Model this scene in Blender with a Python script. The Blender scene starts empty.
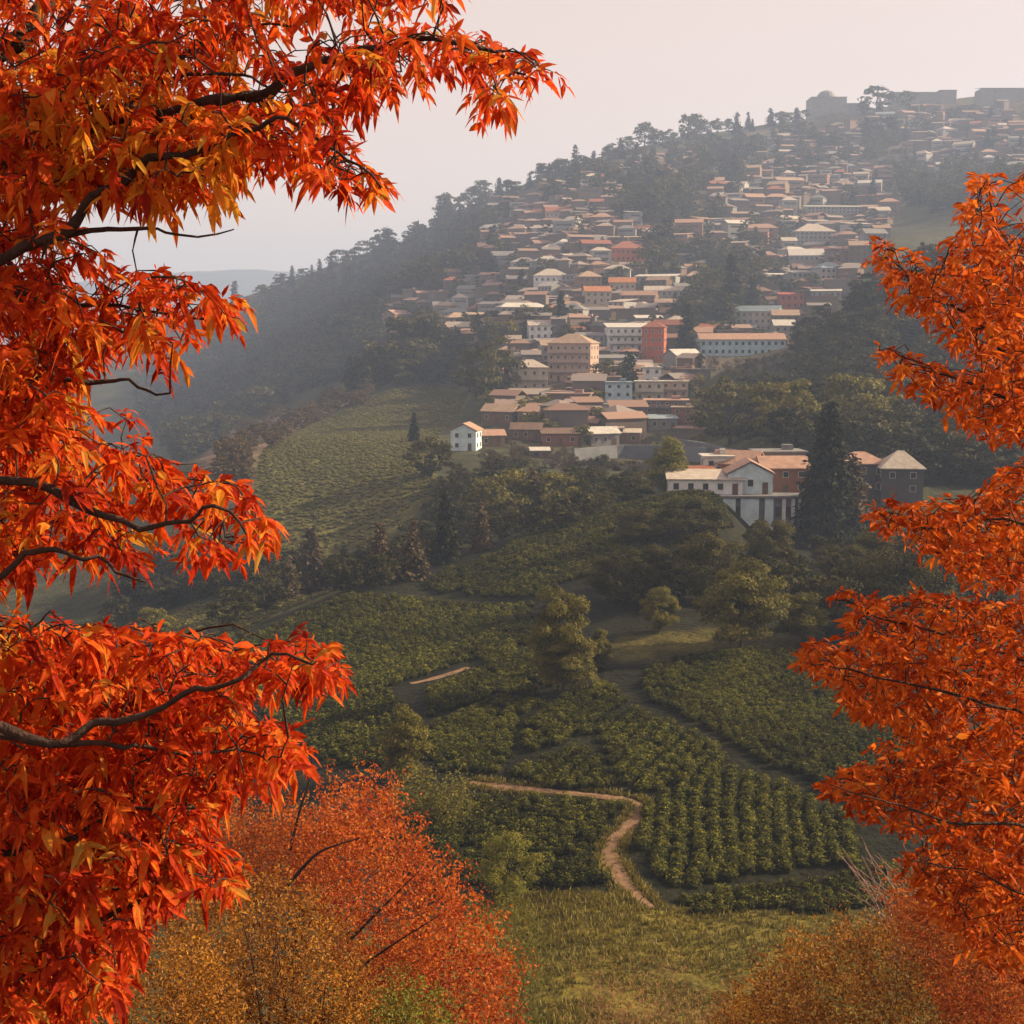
import bpy, math, random
import numpy as np
from mathutils import Vector

# ------------------------------------------------------------------ camera, sky, sun, exposure
R = math.radians
sc = bpy.context.scene
COL = sc.collection
PITCH, FOV = R(7.4), R(40.0)
F = 512 / math.tan(FOV / 2)
cam = bpy.data.objects.new('camera', bpy.data.cameras.new('camera'))
COL.objects.link(cam)
cam.location = (0, 0, 0)
cam.rotation_euler = (R(90) - PITCH, 0, 0)
cam.data.sensor_fit = 'HORIZONTAL'
cam.data.angle = FOV
cam.data.clip_start = 0.05
cam.data.clip_end = 20000
sc.camera = cam

SUN_AZ, SUN_EL = R(80), R(28)          # azimuth from +Y towards +X
world = bpy.data.worlds.new('World'); sc.world = world; world.use_nodes = True
wn = world.node_tree
bg = wn.nodes['Background']
sky = wn.nodes.new('ShaderNodeTexSky'); sky.sky_type = 'NISHITA'; sky.sun_disc = False
sky.sun_elevation = SUN_EL; sky.sun_rotation = SUN_AZ
sky.air_density = 1.0; sky.dust_density = 2.5; sky.ozone_density = 1.0; sky.altitude = 1500
tint = wn.nodes.new('ShaderNodeMix'); tint.data_type = 'RGBA'; tint.blend_type = 'MULTIPLY'
tint.inputs['Factor'].default_value = 1.0
tint.inputs[7].default_value = (1.0, 0.86, 0.80, 1)
wn.links.new(sky.outputs[0], tint.inputs[6])
veil = wn.nodes.new('ShaderNodeMix'); veil.data_type = 'RGBA'      # thin high haze that whitens the sky
veil.inputs['Factor'].default_value = 0.65
veil.inputs[7].default_value = (6.3, 4.45, 3.25, 1)
wn.links.new(tint.outputs[2], veil.inputs[6]); wn.links.new(veil.outputs[2], bg.inputs[0])
bg.inputs[1].default_value = 0.074

sun = bpy.data.objects.new('sun', bpy.data.lights.new('sun', 'SUN')); COL.objects.link(sun)
sun.data.energy = 5.0; sun.data.angle = R(0.6); sun.data.color = (1.0, 0.77, 0.48)
SD = Vector((math.sin(SUN_AZ) * math.cos(SUN_EL), math.cos(SUN_AZ) * math.cos(SUN_EL), math.sin(SUN_EL)))
sun.rotation_euler = SD.to_track_quat('Z', 'Y').to_euler()
sc.view_settings.view_transform = 'Standard'; sc.view_settings.look = 'None'
sc.view_settings.exposure = 1.4; sc.view_settings.gamma = 1.0
sc.render.engine = 'CYCLES'
sc.cycles.max_bounces = 6; sc.cycles.diffuse_bounces = 2; sc.cycles.glossy_bounces = 1
sc.cycles.transmission_bounces = 3; sc.cycles.transparent_max_bounces = 4; sc.cycles.volume_bounces = 0
sc.cycles.caustics_reflective = False; sc.cycles.caustics_refractive = False

HAZE_DENSITY = 0.00030

rng = np.random.default_rng(11)
random.seed(11)

# ------------------------------------------------------------------ projection helpers
CP, SP = math.cos(PITCH), math.sin(PITCH)
def ray(u, v):
    """direction through pixel (u,v), scaled so that y = 1"""
    xc, yc = (u - 512) / F, (512 - v) / F
    y = CP + yc * SP
    return xc / y, 1.0, (-SP + yc * CP) / y
def at(u, v, Y):
    d = ray(u, v); return np.array((d[0] * Y, Y, d[2] * Y))
def project(x, y, z):
    dep = y * CP - z * SP
    return 512 + F * x / dep, 512 - F * (y * SP + z * CP) / dep

# ------------------------------------------------------------------ terrain
CTRL = [  # (pixel column, pixel row, distance) of ground seen in the photograph
 (512,915,95),(700,912,95),(860,905,95),(560,960,85),(760,960,85),(512,1020,76),(700,1020,76),(860,1020,76),(360,1020,76),(420,930,92),
 (605,850,104),(640,800,113),(480,785,117),(400,830,107),(480,890,98),(300,850,104),
 (660,890,98),(760,890,98),(845,880,100),(740,772,119),(850,800,114),(900,760,122),
 (740,655,152),(650,690,141),(860,700,140),(560,690,142),(560,755,122),(640,650,156),(420,690,150),(500,690,145),(430,770,121),(330,760,126),
 (750,640,158),(850,600,176),(720,590,186),(640,590,184),
 (300,645,186),(350,592,214),(430,600,205),(530,605,190),(230,640,200),(410,575,222),
 (520,550,222),(640,502,240),(720,500,238),(600,545,215),(700,545,212),(470,560,225),
 (760,535,246),(880,535,246),(900,560,205),(820,560,206),(760,500,258),(880,500,262),
 (470,456,345),(520,470,338),(420,500,305),(420,550,282),(330,580,275),(480,530,290),(560,505,300),(620,500,300),
 (180,625,236),(230,600,256),(300,575,266),(120,640,250),(250,550,300),(150,560,310),(270,500,325),
 (330,440,375),(400,400,450),(460,385,478),(260,460,352),(430,430,402),(300,470,345),
 (600,440,365),(650,465,345),(700,450,355),(540,440,362),(640,440,368),
 (600,372,430),(520,400,405),(660,400,405),(600,330,485),(500,340,480),(420,330,500),(640,300,530),(760,345,470),
 (650,268,580),(550,280,560),(760,230,650),(820,270,590),(600,220,650),(700,190,720),(850,190,740),(940,170,800),
 (700,150,860),(800,130,900),(560,190,740),(830,112,950),(1000,97,960),(920,102,960),(760,125,940),(690,135,930),(640,146,910),
 (540,180,905),(460,212,900),(420,232,900),(380,250,905),(330,268,915),(290,285,925),(240,303,940),(180,325,960),(100,350,980),(0,385,1000),
 (200,400,700),(300,370,650),(330,310,760),(430,270,740),(420,300,600),(250,430,520),(120,450,600),(200,460,480),(340,400,470),(360,385,520),(440,360,560),
 (880,286,430),(840,312,425),(800,352,420),(940,262,430),(1010,240,435),(880,350,395),(940,350,395),
 (760,440,330),(900,440,330),(830,400,352),(950,400,350),(1010,440,330),(1010,500,262),(960,560,210),(1020,620,176),(1010,760,122),(1010,900,95),
 (880,250,540),(1000,215,600),
]
HID = [  # (x / y, distance, height) of ground hidden behind something or outside the frame
 (0,0,-1.7),(-.6,-4,-1.3),(.6,-4,-1.3),(0,6,-5.2),(-.4,6,-5.0),(.4,6,-5.2),(0,14,-9.8),(.4,14,-10),(-.4,14,-10),
 (-.15,25,-16.3),(.28,27,-17.0),(.1,27,-17.2),(0,42,-24.5),(.3,42,-24.5),(-.3,42,-24.5),(0,60,-33),(.3,60,-33),(-.3,60,-33),
 (-.36,100,-42),(-.36,170,-48),(.5,100,-38),(.5,170,-30),(.5,300,-10),(.5,450,40),(.5,700,110),(.5,950,175),(-.5,170,-52),(-.5,300,-62),(-.5,500,-65),(-.5,750,-60),(-.5,1000,-50),
 (-.08,255,-42),(-.03,262,-40),(.05,268,-37),(.12,285,-36),(-.14,245,-47),
 (.27,475,4),(.32,480,8),(.36,490,15),(.22,470,-4),
 (.22,1060,120),(.35,1060,130),(0,1060,60),(-.12,1060,10),(-.25,1080,-60),(.12,1060,95),(.5,1060,140),
 (.22,1350,20),(0,1350,-50),(-.3,1350,-120),(.5,1350,60),(-.5,1350,-130),
]
def ST(Y): return Y if Y < 330 else 330 + (Y - 330) * 1.9      # the hill behind the valley lies farther off than it looks
def dom(x, y):
    k = y + 8.0
    return x / k, np.log(k)
cx, cy, cz = [], [], []
for u, v, Y in CTRL:
    p = at(u, v, ST(Y)); cx.append(p[0]); cy.append(p[1]); cz.append(p[2])
for a, Y, z in HID:
    k_ = ST(Y) / Y if Y > 330 else 1
    cx.append(a * (Y + 4) * k_); cy.append(Y * k_); cz.append(z * k_)
cx, cy, cz = map(np.array, (cx, cy, cz))
ca, ct = dom(cx, cy)
TS = 0.45                                   # weight of log distance against angle
def phi(r2):
    return 0.5 * r2 * np.log(r2 + 1e-9)
def dist2(a, t):
    return (a[:, None] - ca[None]) ** 2 + TS * TS * (t[:, None] - ct[None]) ** 2
n = len(ca)
A = np.zeros((n + 3, n + 3))
A[:n, :n] = phi(dist2(ca, ct)) + np.eye(n) * 2e-5
P = np.stack([np.ones(n), ca, ct], 1)
A[:n, n:] = P; A[n:, :n] = P.T
SOL = np.linalg.solve(A, np.concatenate([cz / (cy + 8), np.zeros(3)]))
_perm = np.random.default_rng(3).random((256, 256))
def vnoise(x, y):
    xi, yi = np.floor(x).astype(int), np.floor(y).astype(int)
    fx, fy = x - xi, y - yi
    fx, fy = fx * fx * (3 - 2 * fx), fy * fy * (3 - 2 * fy)
    g = lambda i, j: _perm[i % 256, j % 256]
    return (g(xi, yi) * (1 - fx) + g(xi + 1, yi) * fx) * (1 - fy) + (g(xi, yi + 1) * (1 - fx) + g(xi + 1, yi + 1) * fx) * fy - 0.5
def fbm(x, y, o=3):
    s = 0; a = 1
    for i in range(o):
        s = s + a * vnoise(x * 2 ** i + 17.3 * i, y * 2 ** i + 9.1 * i); a *= 0.5
    return s
def zfun(x, y):
    x = np.atleast_1d(np.asarray(x, float)); y = np.atleast_1d(np.asarray(y, float))
    out = np.empty(x.shape); xf, yf, of = x.ravel(), y.ravel(), out.ravel()
    for i in range(0, len(xf), 20000):
        a, t = dom(xf[i:i + 20000], yf[i:i + 20000])
        of[i:i + 20000] = (phi(dist2(a, t)) @ SOL[:n] + SOL[n] + SOL[n + 1] * a + SOL[n + 2] * t) * (yf[i:i + 20000] + 8)
    out = of.reshape(x.shape)
    d = np.clip(y, 0, 900)
    amp = np.clip(d / 190, 0.05, 3.2)
    return out + amp * fbm(x / (6 + d * 0.06), y / (6 + d * 0.06), 3)
def z1(x, y): return float(zfun(x, y)[0])
_YS = np.exp(np.linspace(math.log(50), math.log(1690), 1000))
def hit(u, v, ymin=50):
    """ground point seen at pixel (u,v)"""
    d = ray(u, v); ys = _YS[_YS >= ymin]
    below = zfun(d[0] * ys, ys) > d[2] * ys
    if not below.any():                      # just over the skyline: the crest that comes closest
        ys = ys[ys > 1150]; g = zfun(d[0] * ys, ys) / ys - d[2]
        i = int(np.argmax(g))
        return np.array((d[0] * ys[i], ys[i], z1(d[0] * ys[i], ys[i]))) if g[i] > -.03 else None
    i = int(np.argmax(below)); y = ys[i]
    if i:
        lo, hi = ys[i - 1], ys[i]
        for _ in range(12):
            m = (lo + hi) / 2
            if z1(d[0] * m, m) > d[2] * m: hi = m
            else: lo = m
        y = hi
    return np.array((d[0] * y, y, z1(d[0] * y, y)))
def in_poly(px, py, poly):
    px, py = np.asarray(px, float), np.asarray(py, float)
    res = np.zeros(px.shape, bool); m = len(poly)
    for i in range(m):
        x1, y1 = poly[i]; x2, y2 = poly[(i + 1) % m]
        c = ((y1 > py) != (y2 > py)) & (px < (x2 - x1) * (py - y1) / (y2 - y1 + 1e-12) + x1)
        res ^= c
    return res

# ------------------------------------------------------------------ materials
def mat(name, col, rough=0.8, var=0.0, scale=1.0, col2=None, spec=0.3, trans=0.0, tcol=None, attr=False, hue=0.0, bump=0.0, bscale=8.0, objvar=0.0, mottle=0.0):
    m = bpy.data.materials.new(name); m.use_nodes = True
    t = m.node_tree; N, L = t.nodes, t.links
    b = N['Principled BSDF']; out = N['Material Output']
    b.inputs['Roughness'].default_value = rough
    b.inputs['Specular IOR Level'].default_value = spec
    ramp = N.new('ShaderNodeValToRGB')
    cols = [col] if col2 is None else ([col] + list(col2))
    if len(cols) == 1:
        cols = [tuple(c * (1 - var) for c in col), tuple(c * (1 + var) for c in col)]
    e = ramp.color_ramp.elements
    while len(e) < len(cols): e.new(0.5)
    for i, c in enumerate(cols):
        e[i].position = i / (len(cols) - 1); e[i].color = (*c, 1)
    if attr:
        at_ = N.new('ShaderNodeAttribute'); at_.attribute_name = 'rnd'
        src = at_.outputs['Fac']
    else:
        tc = N.new('ShaderNodeTexCoord'); nz = N.new('ShaderNodeTexNoise')
        nz.inputs['Scale'].default_value = scale; nz.inputs['Detail'].default_value = 6; nz.inputs['Roughness'].default_value = 0.62
        L.new(tc.outputs['Object'], nz.inputs['Vector'])
        mr = N.new('ShaderNodeMapRange'); mr.inputs[1].default_value = 0.3; mr.inputs[2].default_value = 0.7
        L.new(nz.outputs['Fac'], mr.inputs[0]); src = mr.outputs[0]
    if objvar:
        oi = N.new('ShaderNodeObjectInfo'); ma = N.new('ShaderNodeMath'); ma.operation = 'MULTIPLY_ADD'
        ma.inputs[1].default_value = objvar; L.new(oi.outputs['Random'], ma.inputs[0])
        mb = N.new('ShaderNodeMath'); mb.operation = 'MULTIPLY'; mb.inputs[1].default_value = 1 - objvar
        L.new(src, mb.inputs[0]); L.new(mb.outputs[0], ma.inputs[2]); src = ma.outputs[0]
    if mottle:
        tc3 = N.new('ShaderNodeTexCoord'); n3 = N.new('ShaderNodeTexNoise'); n3.inputs['Scale'].default_value = mottle; n3.inputs['Detail'].default_value = 5; n3.inputs['Roughness'].default_value = .7
        L.new(tc3.outputs['Object'], n3.inputs['Vector'])
        m3 = N.new('ShaderNodeMath'); m3.operation = 'MULTIPLY_ADD'; m3.inputs[1].default_value = 1.1; L.new(n3.outputs['Fac'], m3.inputs[0])
        m4 = N.new('ShaderNodeMath'); m4.operation = 'SUBTRACT'; L.new(src, m4.inputs[0]); m4.inputs[1].default_value = .55; L.new(m4.outputs[0], m3.inputs[2]); src = m3.outputs[0]
    L.new(src, ramp.inputs[0]); L.new(ramp.outputs[0], b.inputs['Base Color'])
    if bump:
        tc2 = N.new('ShaderNodeTexCoord'); n2 = N.new('ShaderNodeTexNoise'); n2.inputs['Scale'].default_value = bscale; n2.inputs['Detail'].default_value = 5
        L.new(tc2.outputs['Object'], n2.inputs['Vector'])
        bp = N.new('ShaderNodeBump'); bp.inputs['Strength'].default_value = bump; bp.inputs['Distance'].default_value = 0.3
        L.new(n2.outputs['Fac'], bp.inputs['Height']); L.new(bp.outputs[0], b.inputs['Normal'])
    if trans:
        tr = N.new('ShaderNodeBsdfTranslucent'); mx = N.new('ShaderNodeMixShader'); mx.inputs[0].default_value = trans
        if tcol:
            mm = N.new('ShaderNodeMix'); mm.data_type = 'RGBA'; mm.blend_type = 'MULTIPLY'; mm.inputs['Factor'].default_value = 1
            L.new(ramp.outputs[0], mm.inputs[6]); mm.inputs[7].default_value = (*tcol, 1); L.new(mm.outputs[2], tr.inputs[0])
        else: L.new(ramp.outputs[0], tr.inputs[0])
        L.new(b.outputs[0], mx.inputs[1]); L.new(tr.outputs[0], mx.inputs[2]); L.new(mx.outputs[0], out.inputs['Surface'])
    return m

M = {}
M['bark'] = mat('bark', (.035, .018, .014), .9, .4, 14, bump=.4, bscale=30)
M['bark_far'] = mat('bark_far', (.05, .036, .026), .9, .3, 3)
M['maple'] = mat('maple_leaf', (.22, .012, .005), .65, attr=True, col2=[(.42, .030, .006), (.56, .062, .008), (.64, .12, .013), (.60, .24, .03), (.42, .26, .05)], spec=.12, trans=.56, mottle=40)
M['maple_gold'] = mat('maple_leaf_gold', (.50, .09, .010), .65, attr=True, col2=[(.62, .16, .016), (.62, .26, .025), (.50, .26, .028), (.24, .18, .022)], spec=.12, trans=.56, mottle=40)
M['orange'] = mat('orange_leaf', (.26, .030, .004), .65, attr=True, col2=[(.46, .072, .007), (.56, .115, .010), (.60, .17, .018), (.56, .21, .03)], spec=.1, trans=.45, mottle=30)
M['red'] = mat('red_leaf', (.20, .024, .004), .6, attr=True, col2=[(.36, .062, .006), (.46, .11, .010), (.46, .17, .02)], spec=.2, trans=.4)
M['bronze'] = mat('bronze_leaf', (.08, .027, .004), .6, attr=True, col2=[(.18, .066, .006), (.32, .13, .010), (.42, .20, .018)], spec=.2, trans=.35)
M['rustorange'] = mat('rust_orange_leaf', (.16, .025, .006), .65, attr=True, col2=[(.30, .060, .010), (.38, .10, .015), (.34, .14, .025)], spec=.1, trans=.4)
M['straw'] = mat('straw_leaf', (.16, .07, .03), .7, attr=True, col2=[(.25, .12, .05), (.32, .18, .07)], spec=.2, trans=.3)
M['tea'] = mat('tea_leaf', (.014, .016, .003), .7, attr=True, col2=[(.046, .050, .007), (.125, .125, .016), (.24, .215, .03)], spec=.06, trans=.14, objvar=.2)  # bright end of the ramp serves the painted sunlit bush tops
M['tea_pale'] = mat('tea_leaf_pale', (.07, .07, .016), .6, attr=True, col2=[(.11, .105, .024), (.16, .145, .036)], spec=.2, trans=.15)
M['broad'] = mat('broadleaf', (.016, .017, .005), .6, attr=True, col2=[(.038, .037, .009), (.074, .067, .015), (.125, .105, .024)], spec=.1, trans=.25, objvar=.35)
M['olive'] = mat('olive_leaf', (.055, .054, .012), .6, attr=True, col2=[(.105, .096, .018), (.155, .138, .026), (.21, .18, .036)], spec=.1, trans=.28, objvar=.2)
M['lime'] = mat('lime_leaf', (.09, .098, .016), .55, attr=True, col2=[(.16, .155, .024), (.23, .20, .036)], spec=.1, trans=.3)
M['fir'] = mat('fir_needle', (.008, .011, .006), .65, attr=True, col2=[(.017, .021, .010), (.034, .037, .015)], spec=.08, trans=.1, objvar=.25)
M['rust'] = mat('rust_needle', (.05, .034, .016), .6, attr=True, col2=[(.075, .052, .022), (.10, .068, .03)], spec=.2, trans=.15, objvar=.3)
M['grass'] = mat('grass_blade', (.085, .074, .011), .6, attr=True, col2=[(.13, .108, .015), (.185, .15, .025)], spec=.2, trans=.3)
M['path'] = mat('path_earth', (.15, .088, .048), .95, .5, 1.2, bump=.3, bscale=3)
M['path_dull'] = mat('path_dull', (.14, .10, .07), .95, .25, 1.2)

# ------------------------------------------------------------------ mesh helpers
def make_mesh(name, V, tris=None, quads=None, material=None, rnd=None, smooth=False):
    me = bpy.data.meshes.new(name)
    V = np.asarray(V, np.float32)
    loops, starts, tot = [], [], []
    s = 0
    for fa, k in ((tris, 3), (quads, 4)):
        if fa is None or len(fa) == 0: continue
        fa = np.asarray(fa, np.int32); loops.append(fa.ravel())
        starts.append(s + np.arange(len(fa)) * k); tot.append(np.full(len(fa), k)); s += fa.size
    loops = np.concatenate(loops); starts = np.concatenate(starts)
    me.vertices.add(len(V)); me.vertices.foreach_set('co', V.ravel())
    me.loops.add(len(loops)); me.loops.foreach_set('vertex_index', loops.astype(np.int32))
    me.polygons.add(len(starts)); me.polygons.foreach_set('loop_start', starts.astype(np.int32))
    me.polygons.foreach_set('use_smooth', np.full(len(starts), smooth))
    me.update(calc_edges=True)
    if rnd is not None:
        a = me.attributes.new('rnd', 'FLOAT', 'POINT'); a.data.foreach_set('value', np.asarray(rnd, np.float32))
    if material: me.materials.append(material)
    return me
class MB:
    """collects pieces of one mesh"""
    def __init__(s): s.V = []; s.T = []; s.Q = []; s.R = []; s.n = 0
    def add(s, V, T=None, Q=None, r=None):
        V = np.asarray(V, float).reshape(-1, 3)
        if T is not None and len(T): s.T.append(np.asarray(T, int).reshape(-1, 3) + s.n)
        if Q is not None and len(Q): s.Q.append(np.asarray(Q, int).reshape(-1, 4) + s.n)
        s.V.append(V); s.R.append(np.full(len(V), .5) if r is None else np.asarray(r, float)); s.n += len(V)
    def arrays(s):
        return (np.concatenate(s.V), np.concatenate(s.T) if s.T else None, np.concatenate(s.Q) if s.Q else None, np.concatenate(s.R))
    def mesh(s, name, material, smooth=False):
        V, T, Q, r = s.arrays(); return make_mesh(name, V, T, Q, material, r, smooth)
    def build(s, name, material, parent=None, smooth=False):
        return link(name, s.mesh(name, material, smooth), parent)
    def tube(s, pts, rad, k=6):
        pts = np.asarray(pts, float); rad = np.broadcast_to(rad, len(pts))
        tan = np.gradient(pts, axis=0); tan /= np.linalg.norm(tan, axis=1, keepdims=True) + 1e-9
        ref = np.array((0.31, 0.2, 0.93)) if abs(tan[0, 2]) < .9 else np.array((1., .1, 0))
        a = np.cross(tan, ref); a /= np.linalg.norm(a, axis=1, keepdims=True) + 1e-9
        b = np.cross(tan, a); th = np.arange(k) * 2 * math.pi / k
        V = pts[:, None] + rad[:, None, None] * (np.cos(th)[None, :, None] * a[:, None] + np.sin(th)[None, :, None] * b[:, None])
        Q = [[i * k + j, i * k + (j + 1) % k, (i + 1) * k + (j + 1) % k, (i + 1) * k + j] for i in range(len(pts) - 1) for j in range(k)]
        s.add(V, Q=Q)
    def box(s, c, d, yaw=0.0):
        x, y, z = np.array(d) / 2
        V = np.array([(-x, -y, -z), (x, -y, -z), (x, y, -z), (-x, y, -z), (-x, -y, z), (x, -y, z), (x, y, z), (-x, y, z)])
        cs, sn = math.cos(yaw), math.sin(yaw)
        V = np.stack([V[:, 0] * cs - V[:, 1] * sn, V[:, 0] * sn + V[:, 1] * cs, V[:, 2]], 1) + np.array(c)
        s.add(V, Q=[(0, 3, 2, 1), (4, 5, 6, 7), (0, 1, 5, 4), (1, 2, 6, 5), (2, 3, 7, 6), (3, 0, 4, 7)])
def link(name, me, parent=None, loc=None):
    o = bpy.data.objects.new(name, me); COL.objects.link(o)
    if parent: o.parent = parent
    if loc is not None: o.location = loc
    return o
def tag(o, label=None, cat=None, group=None, kind=None):
    if label: o['label'] = label
    if cat: o['category'] = cat
    if group: o['group'] = group
    if kind: o['kind'] = kind
    return o
def empty(name, loc, label, cat, group=None, yaw=0.0, scale=1.0):
    o = bpy.data.objects.new(name, None); COL.objects.link(o)
    o.location = loc; o.rotation_euler = (0, 0, yaw)
    o.scale = scale if hasattr(scale, '__len__') else (scale,) * 3
    o.empty_display_size = .1
    return tag(o, label, cat, group)
def unit(v): return v / (np.linalg.norm(v, axis=-1, keepdims=True) + 1e-9)
def leaf_quads(C, Nrm, size, aspect, rg, axis=None):
    """one rhombic leaf quad per centre C with normal Nrm"""
    k = len(C); r = rg.normal(size=(k, 3)) if axis is None else axis
    a = unit(np.cross(Nrm, np.cross(r, Nrm))); b = unit(np.cross(Nrm, a))
    L = (size * rg.uniform(.7, 1.3, k))[:, None] if np.isscalar(size) else (size * rg.uniform(.75, 1.25, k))[:, None]
    W = L * aspect
    bend = Nrm * L * .12
    V = np.stack([C - a * L * .5, C + b * W * .5 + bend, C + a * L * .5, C - b * W * .5 + bend], 1).reshape(-1, 3)
    return V, np.arange(4 * k).reshape(k, 4)
def lance_leaves(B, D, Nrm, length, aspect, droop):
    """curved lanceolate leaves: base B, direction D, upper side Nrm"""
    k = len(B); D = unit(D); S = unit(np.cross(D, Nrm)); U = unit(np.cross(S, D))
    L = length[:, None]; W = L * aspect * .5
    def pt(t, w, f): return B + D * L * t + S * W * w + U * (L * f) - np.array((0, 0, 1.)) * (droop[:, None] * L * t * t)
    P_ = [pt(0, 0, 0), pt(.32, -.9, .05), pt(.32, 0, 0), pt(.32, .9, .05), pt(.66, -.72, .04), pt(.66, 0, 0), pt(.66, .72, .04), pt(1, 0, 0)]
    V = np.stack(P_, 1).reshape(-1, 3); o = (np.arange(k) * 8)[:, None]
    T = np.concatenate([o + np.array(t)[None] for t in ((0, 2, 1), (0, 3, 2), (4, 5, 7), (5, 6, 7))])
    Q = np.concatenate([o + np.array(q)[None] for q in ((1, 2, 5, 4), (2, 3, 6, 5))])
    return V, T, Q

# ------------------------------------------------------------------ ground sheet
PATH_PX = [(470,783),(490,786),(520,789),(560,793),(600,797),(630,800),(641,806),(640,815),(628,828),(614,842),(608,853),(614,868),(626,886),(640,900),(652,909)]
MEADOW = [(300,1100),(330,960),(430,915),(520,892),(600,893),(660,908),(760,912),(870,912),(960,905),(1060,900),(1060,1100)]
FIELDS = {
 'field_left': [(248,505),(258,455),(300,425),(360,398),(440,383),(472,388),(462,412),(440,432),(436,470),(430,500),(395,535),(330,560),(280,560),(255,540)],
 'field_low': [(150,650),(175,612),(240,598),(300,585),(370,556),(385,562),(360,585),(260,622),(215,645)],
}
TOWN = [(400,345),(395,300),(470,283),(500,232),(470,205),(560,178),(640,155),(700,143),(850,112),(1030,96),(1030,175),(900,205),(870,260),(840,300),(800,345),(770,372),(700,372),(700,455),(640,470),(560,470),(505,440),(480,400),(470,355)]
def build_ground():
    na, nt = 430, 620
    aa = np.linspace(-1.15, 1.15, na)
    aa = np.sign(aa) * (np.abs(aa) * .45 + .55 * np.abs(aa) ** 2.2 / 1.15 ** 1.2)
    tt = np.concatenate([np.linspace(math.log(3), math.log(60), 70)[:-1], np.linspace(math.log(60), math.log(2350), nt - 69)])
    Am, Tm = np.meshgrid(aa, tt); K = np.exp(Tm); X = Am * K; Y = K - 8
    Z = zfun(X, Y)
    V = np.stack([X, Y, Z], -1).reshape(-1, 3)
    # far beyond: the sheet drops and runs to the horizon
    ext = []
    for dy, z in ((3000, -225), (4000, -225), (5200, -225)):
        ext.append(np.stack([aa * dy * 1.1, np.full(na, dy), np.full(na, float(z))], 1))
    V = np.concatenate([V] + ext)
    rows = nt + 3
    i = np.arange(rows - 1)[:, None] * na + np.arange(na - 1)[None]
    Q = np.stack([i, i + 1, i + na + 1, i + na], -1).reshape(-1, 4)
    me = make_mesh('ground', V, None, Q, None, None, True)
    u, v = project(X.ravel(), np.maximum(Y.ravel(), 2), Z.ravel())
    c = np.tile(np.array((.030, .032, .013)), (len(V), 1)); m = len(u)
    Yf = Y.ravel()
    nz = fbm(X.ravel() / 9, Yf / 9, 3)
    def setc(mask, col):
        c[:m][mask] = col
    setc(Yf > 300, (.040, .042, .020))
    setc(Yf < 62, (.075, .040, .016))
    setc(in_poly(u, v, TOWN) & (Yf > 330), (.075, .060, .044))
    wild = in_poly(u, v, TOWN) & (Yf > 330) & (nz > .12); setc(wild, (.05, .05, .026))
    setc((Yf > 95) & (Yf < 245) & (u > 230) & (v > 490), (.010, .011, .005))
    setc(in_poly(u, v, [(590,660),(620,636),(720,628),(800,636),(800,650),(690,652),(640,662)]) & (Yf > 120) & (Yf < 190), (.055, .048, .012))
    setc(in_poly(u, v, MEADOW) & (Yf > 60) & (Yf < 100), (.10, .082, .014))
    setc(in_poly(u, v, FIELDS['field_left']) & (Yf > 290), (.09, .085, .024))
    setc(in_poly(u, v, FIELDS['field_low']) & (Yf > 200), (.085, .085, .024))
    setc(in_poly(u, v, [(200,460),(230,430),(300,408),(370,395),(355,405),(300,430),(255,460),(240,520),(215,520)]) & (Yf > 330), (.15, .11, .075))
    # soft edges: blur the colour along the grid
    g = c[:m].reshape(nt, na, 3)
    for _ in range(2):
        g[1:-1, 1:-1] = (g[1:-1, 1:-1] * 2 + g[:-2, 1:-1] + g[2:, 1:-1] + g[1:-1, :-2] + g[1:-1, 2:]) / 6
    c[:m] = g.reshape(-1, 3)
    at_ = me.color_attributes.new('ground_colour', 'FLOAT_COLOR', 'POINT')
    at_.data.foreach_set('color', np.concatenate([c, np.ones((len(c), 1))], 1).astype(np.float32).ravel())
    mt = bpy.data.materials.new('ground'); mt.use_nodes = True; t = mt.node_tree; N, L = t.nodes, t.links
    b = N['Principled BSDF']; b.inputs['Roughness'].default_value = .95; b.inputs['Specular IOR Level'].default_value = .1
    a = N.new('ShaderNodeVertexColor'); a.layer_name = 'ground_colour'
    tc = N.new('ShaderNodeTexCoord')
    prev = a.outputs[0]
    for s, lo, hi in ((.35, .6, 1.4), (.05, .7, 1.3), (2.2, .65, 1.35)):
        nzn = N.new('ShaderNodeTexNoise'); nzn.inputs['Scale'].default_value = s; nzn.inputs['Detail'].default_value = 6
        L.new(tc.outputs['Object'], nzn.inputs['Vector'])
        mr = N.new('ShaderNodeMapRange'); mr.inputs[1].default_value = .32; mr.inputs[2].default_value = .68; mr.inputs[3].default_value = lo; mr.inputs[4].default_value = hi
        L.new(nzn.outputs['Fac'], mr.inputs[0])
        mm = N.new('ShaderNodeVectorMath'); mm.operation = 'SCALE'; L.new(prev, mm.inputs[0]); L.new(mr.outputs[0], mm.inputs['Scale']); prev = mm.outputs[0]
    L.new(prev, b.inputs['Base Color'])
    nb = N.new('ShaderNodeTexNoise'); nb.inputs['Scale'].default_value = 1.3; nb.inputs['Detail'].default_value = 8
    L.new(tc.outputs['Object'], nb.inputs['Vector'])
    bp = N.new('ShaderNodeBump'); bp.inputs['Strength'].default_value = .7; bp.inputs['Distance'].default_value = .6
    L.new(nb.outputs['Fac'], bp.inputs['Height']); L.new(bp.outputs[0], b.inputs['Normal'])
    me.materials.append(mt)
    tag(link('ground', me), kind='structure')
build_ground()

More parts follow.
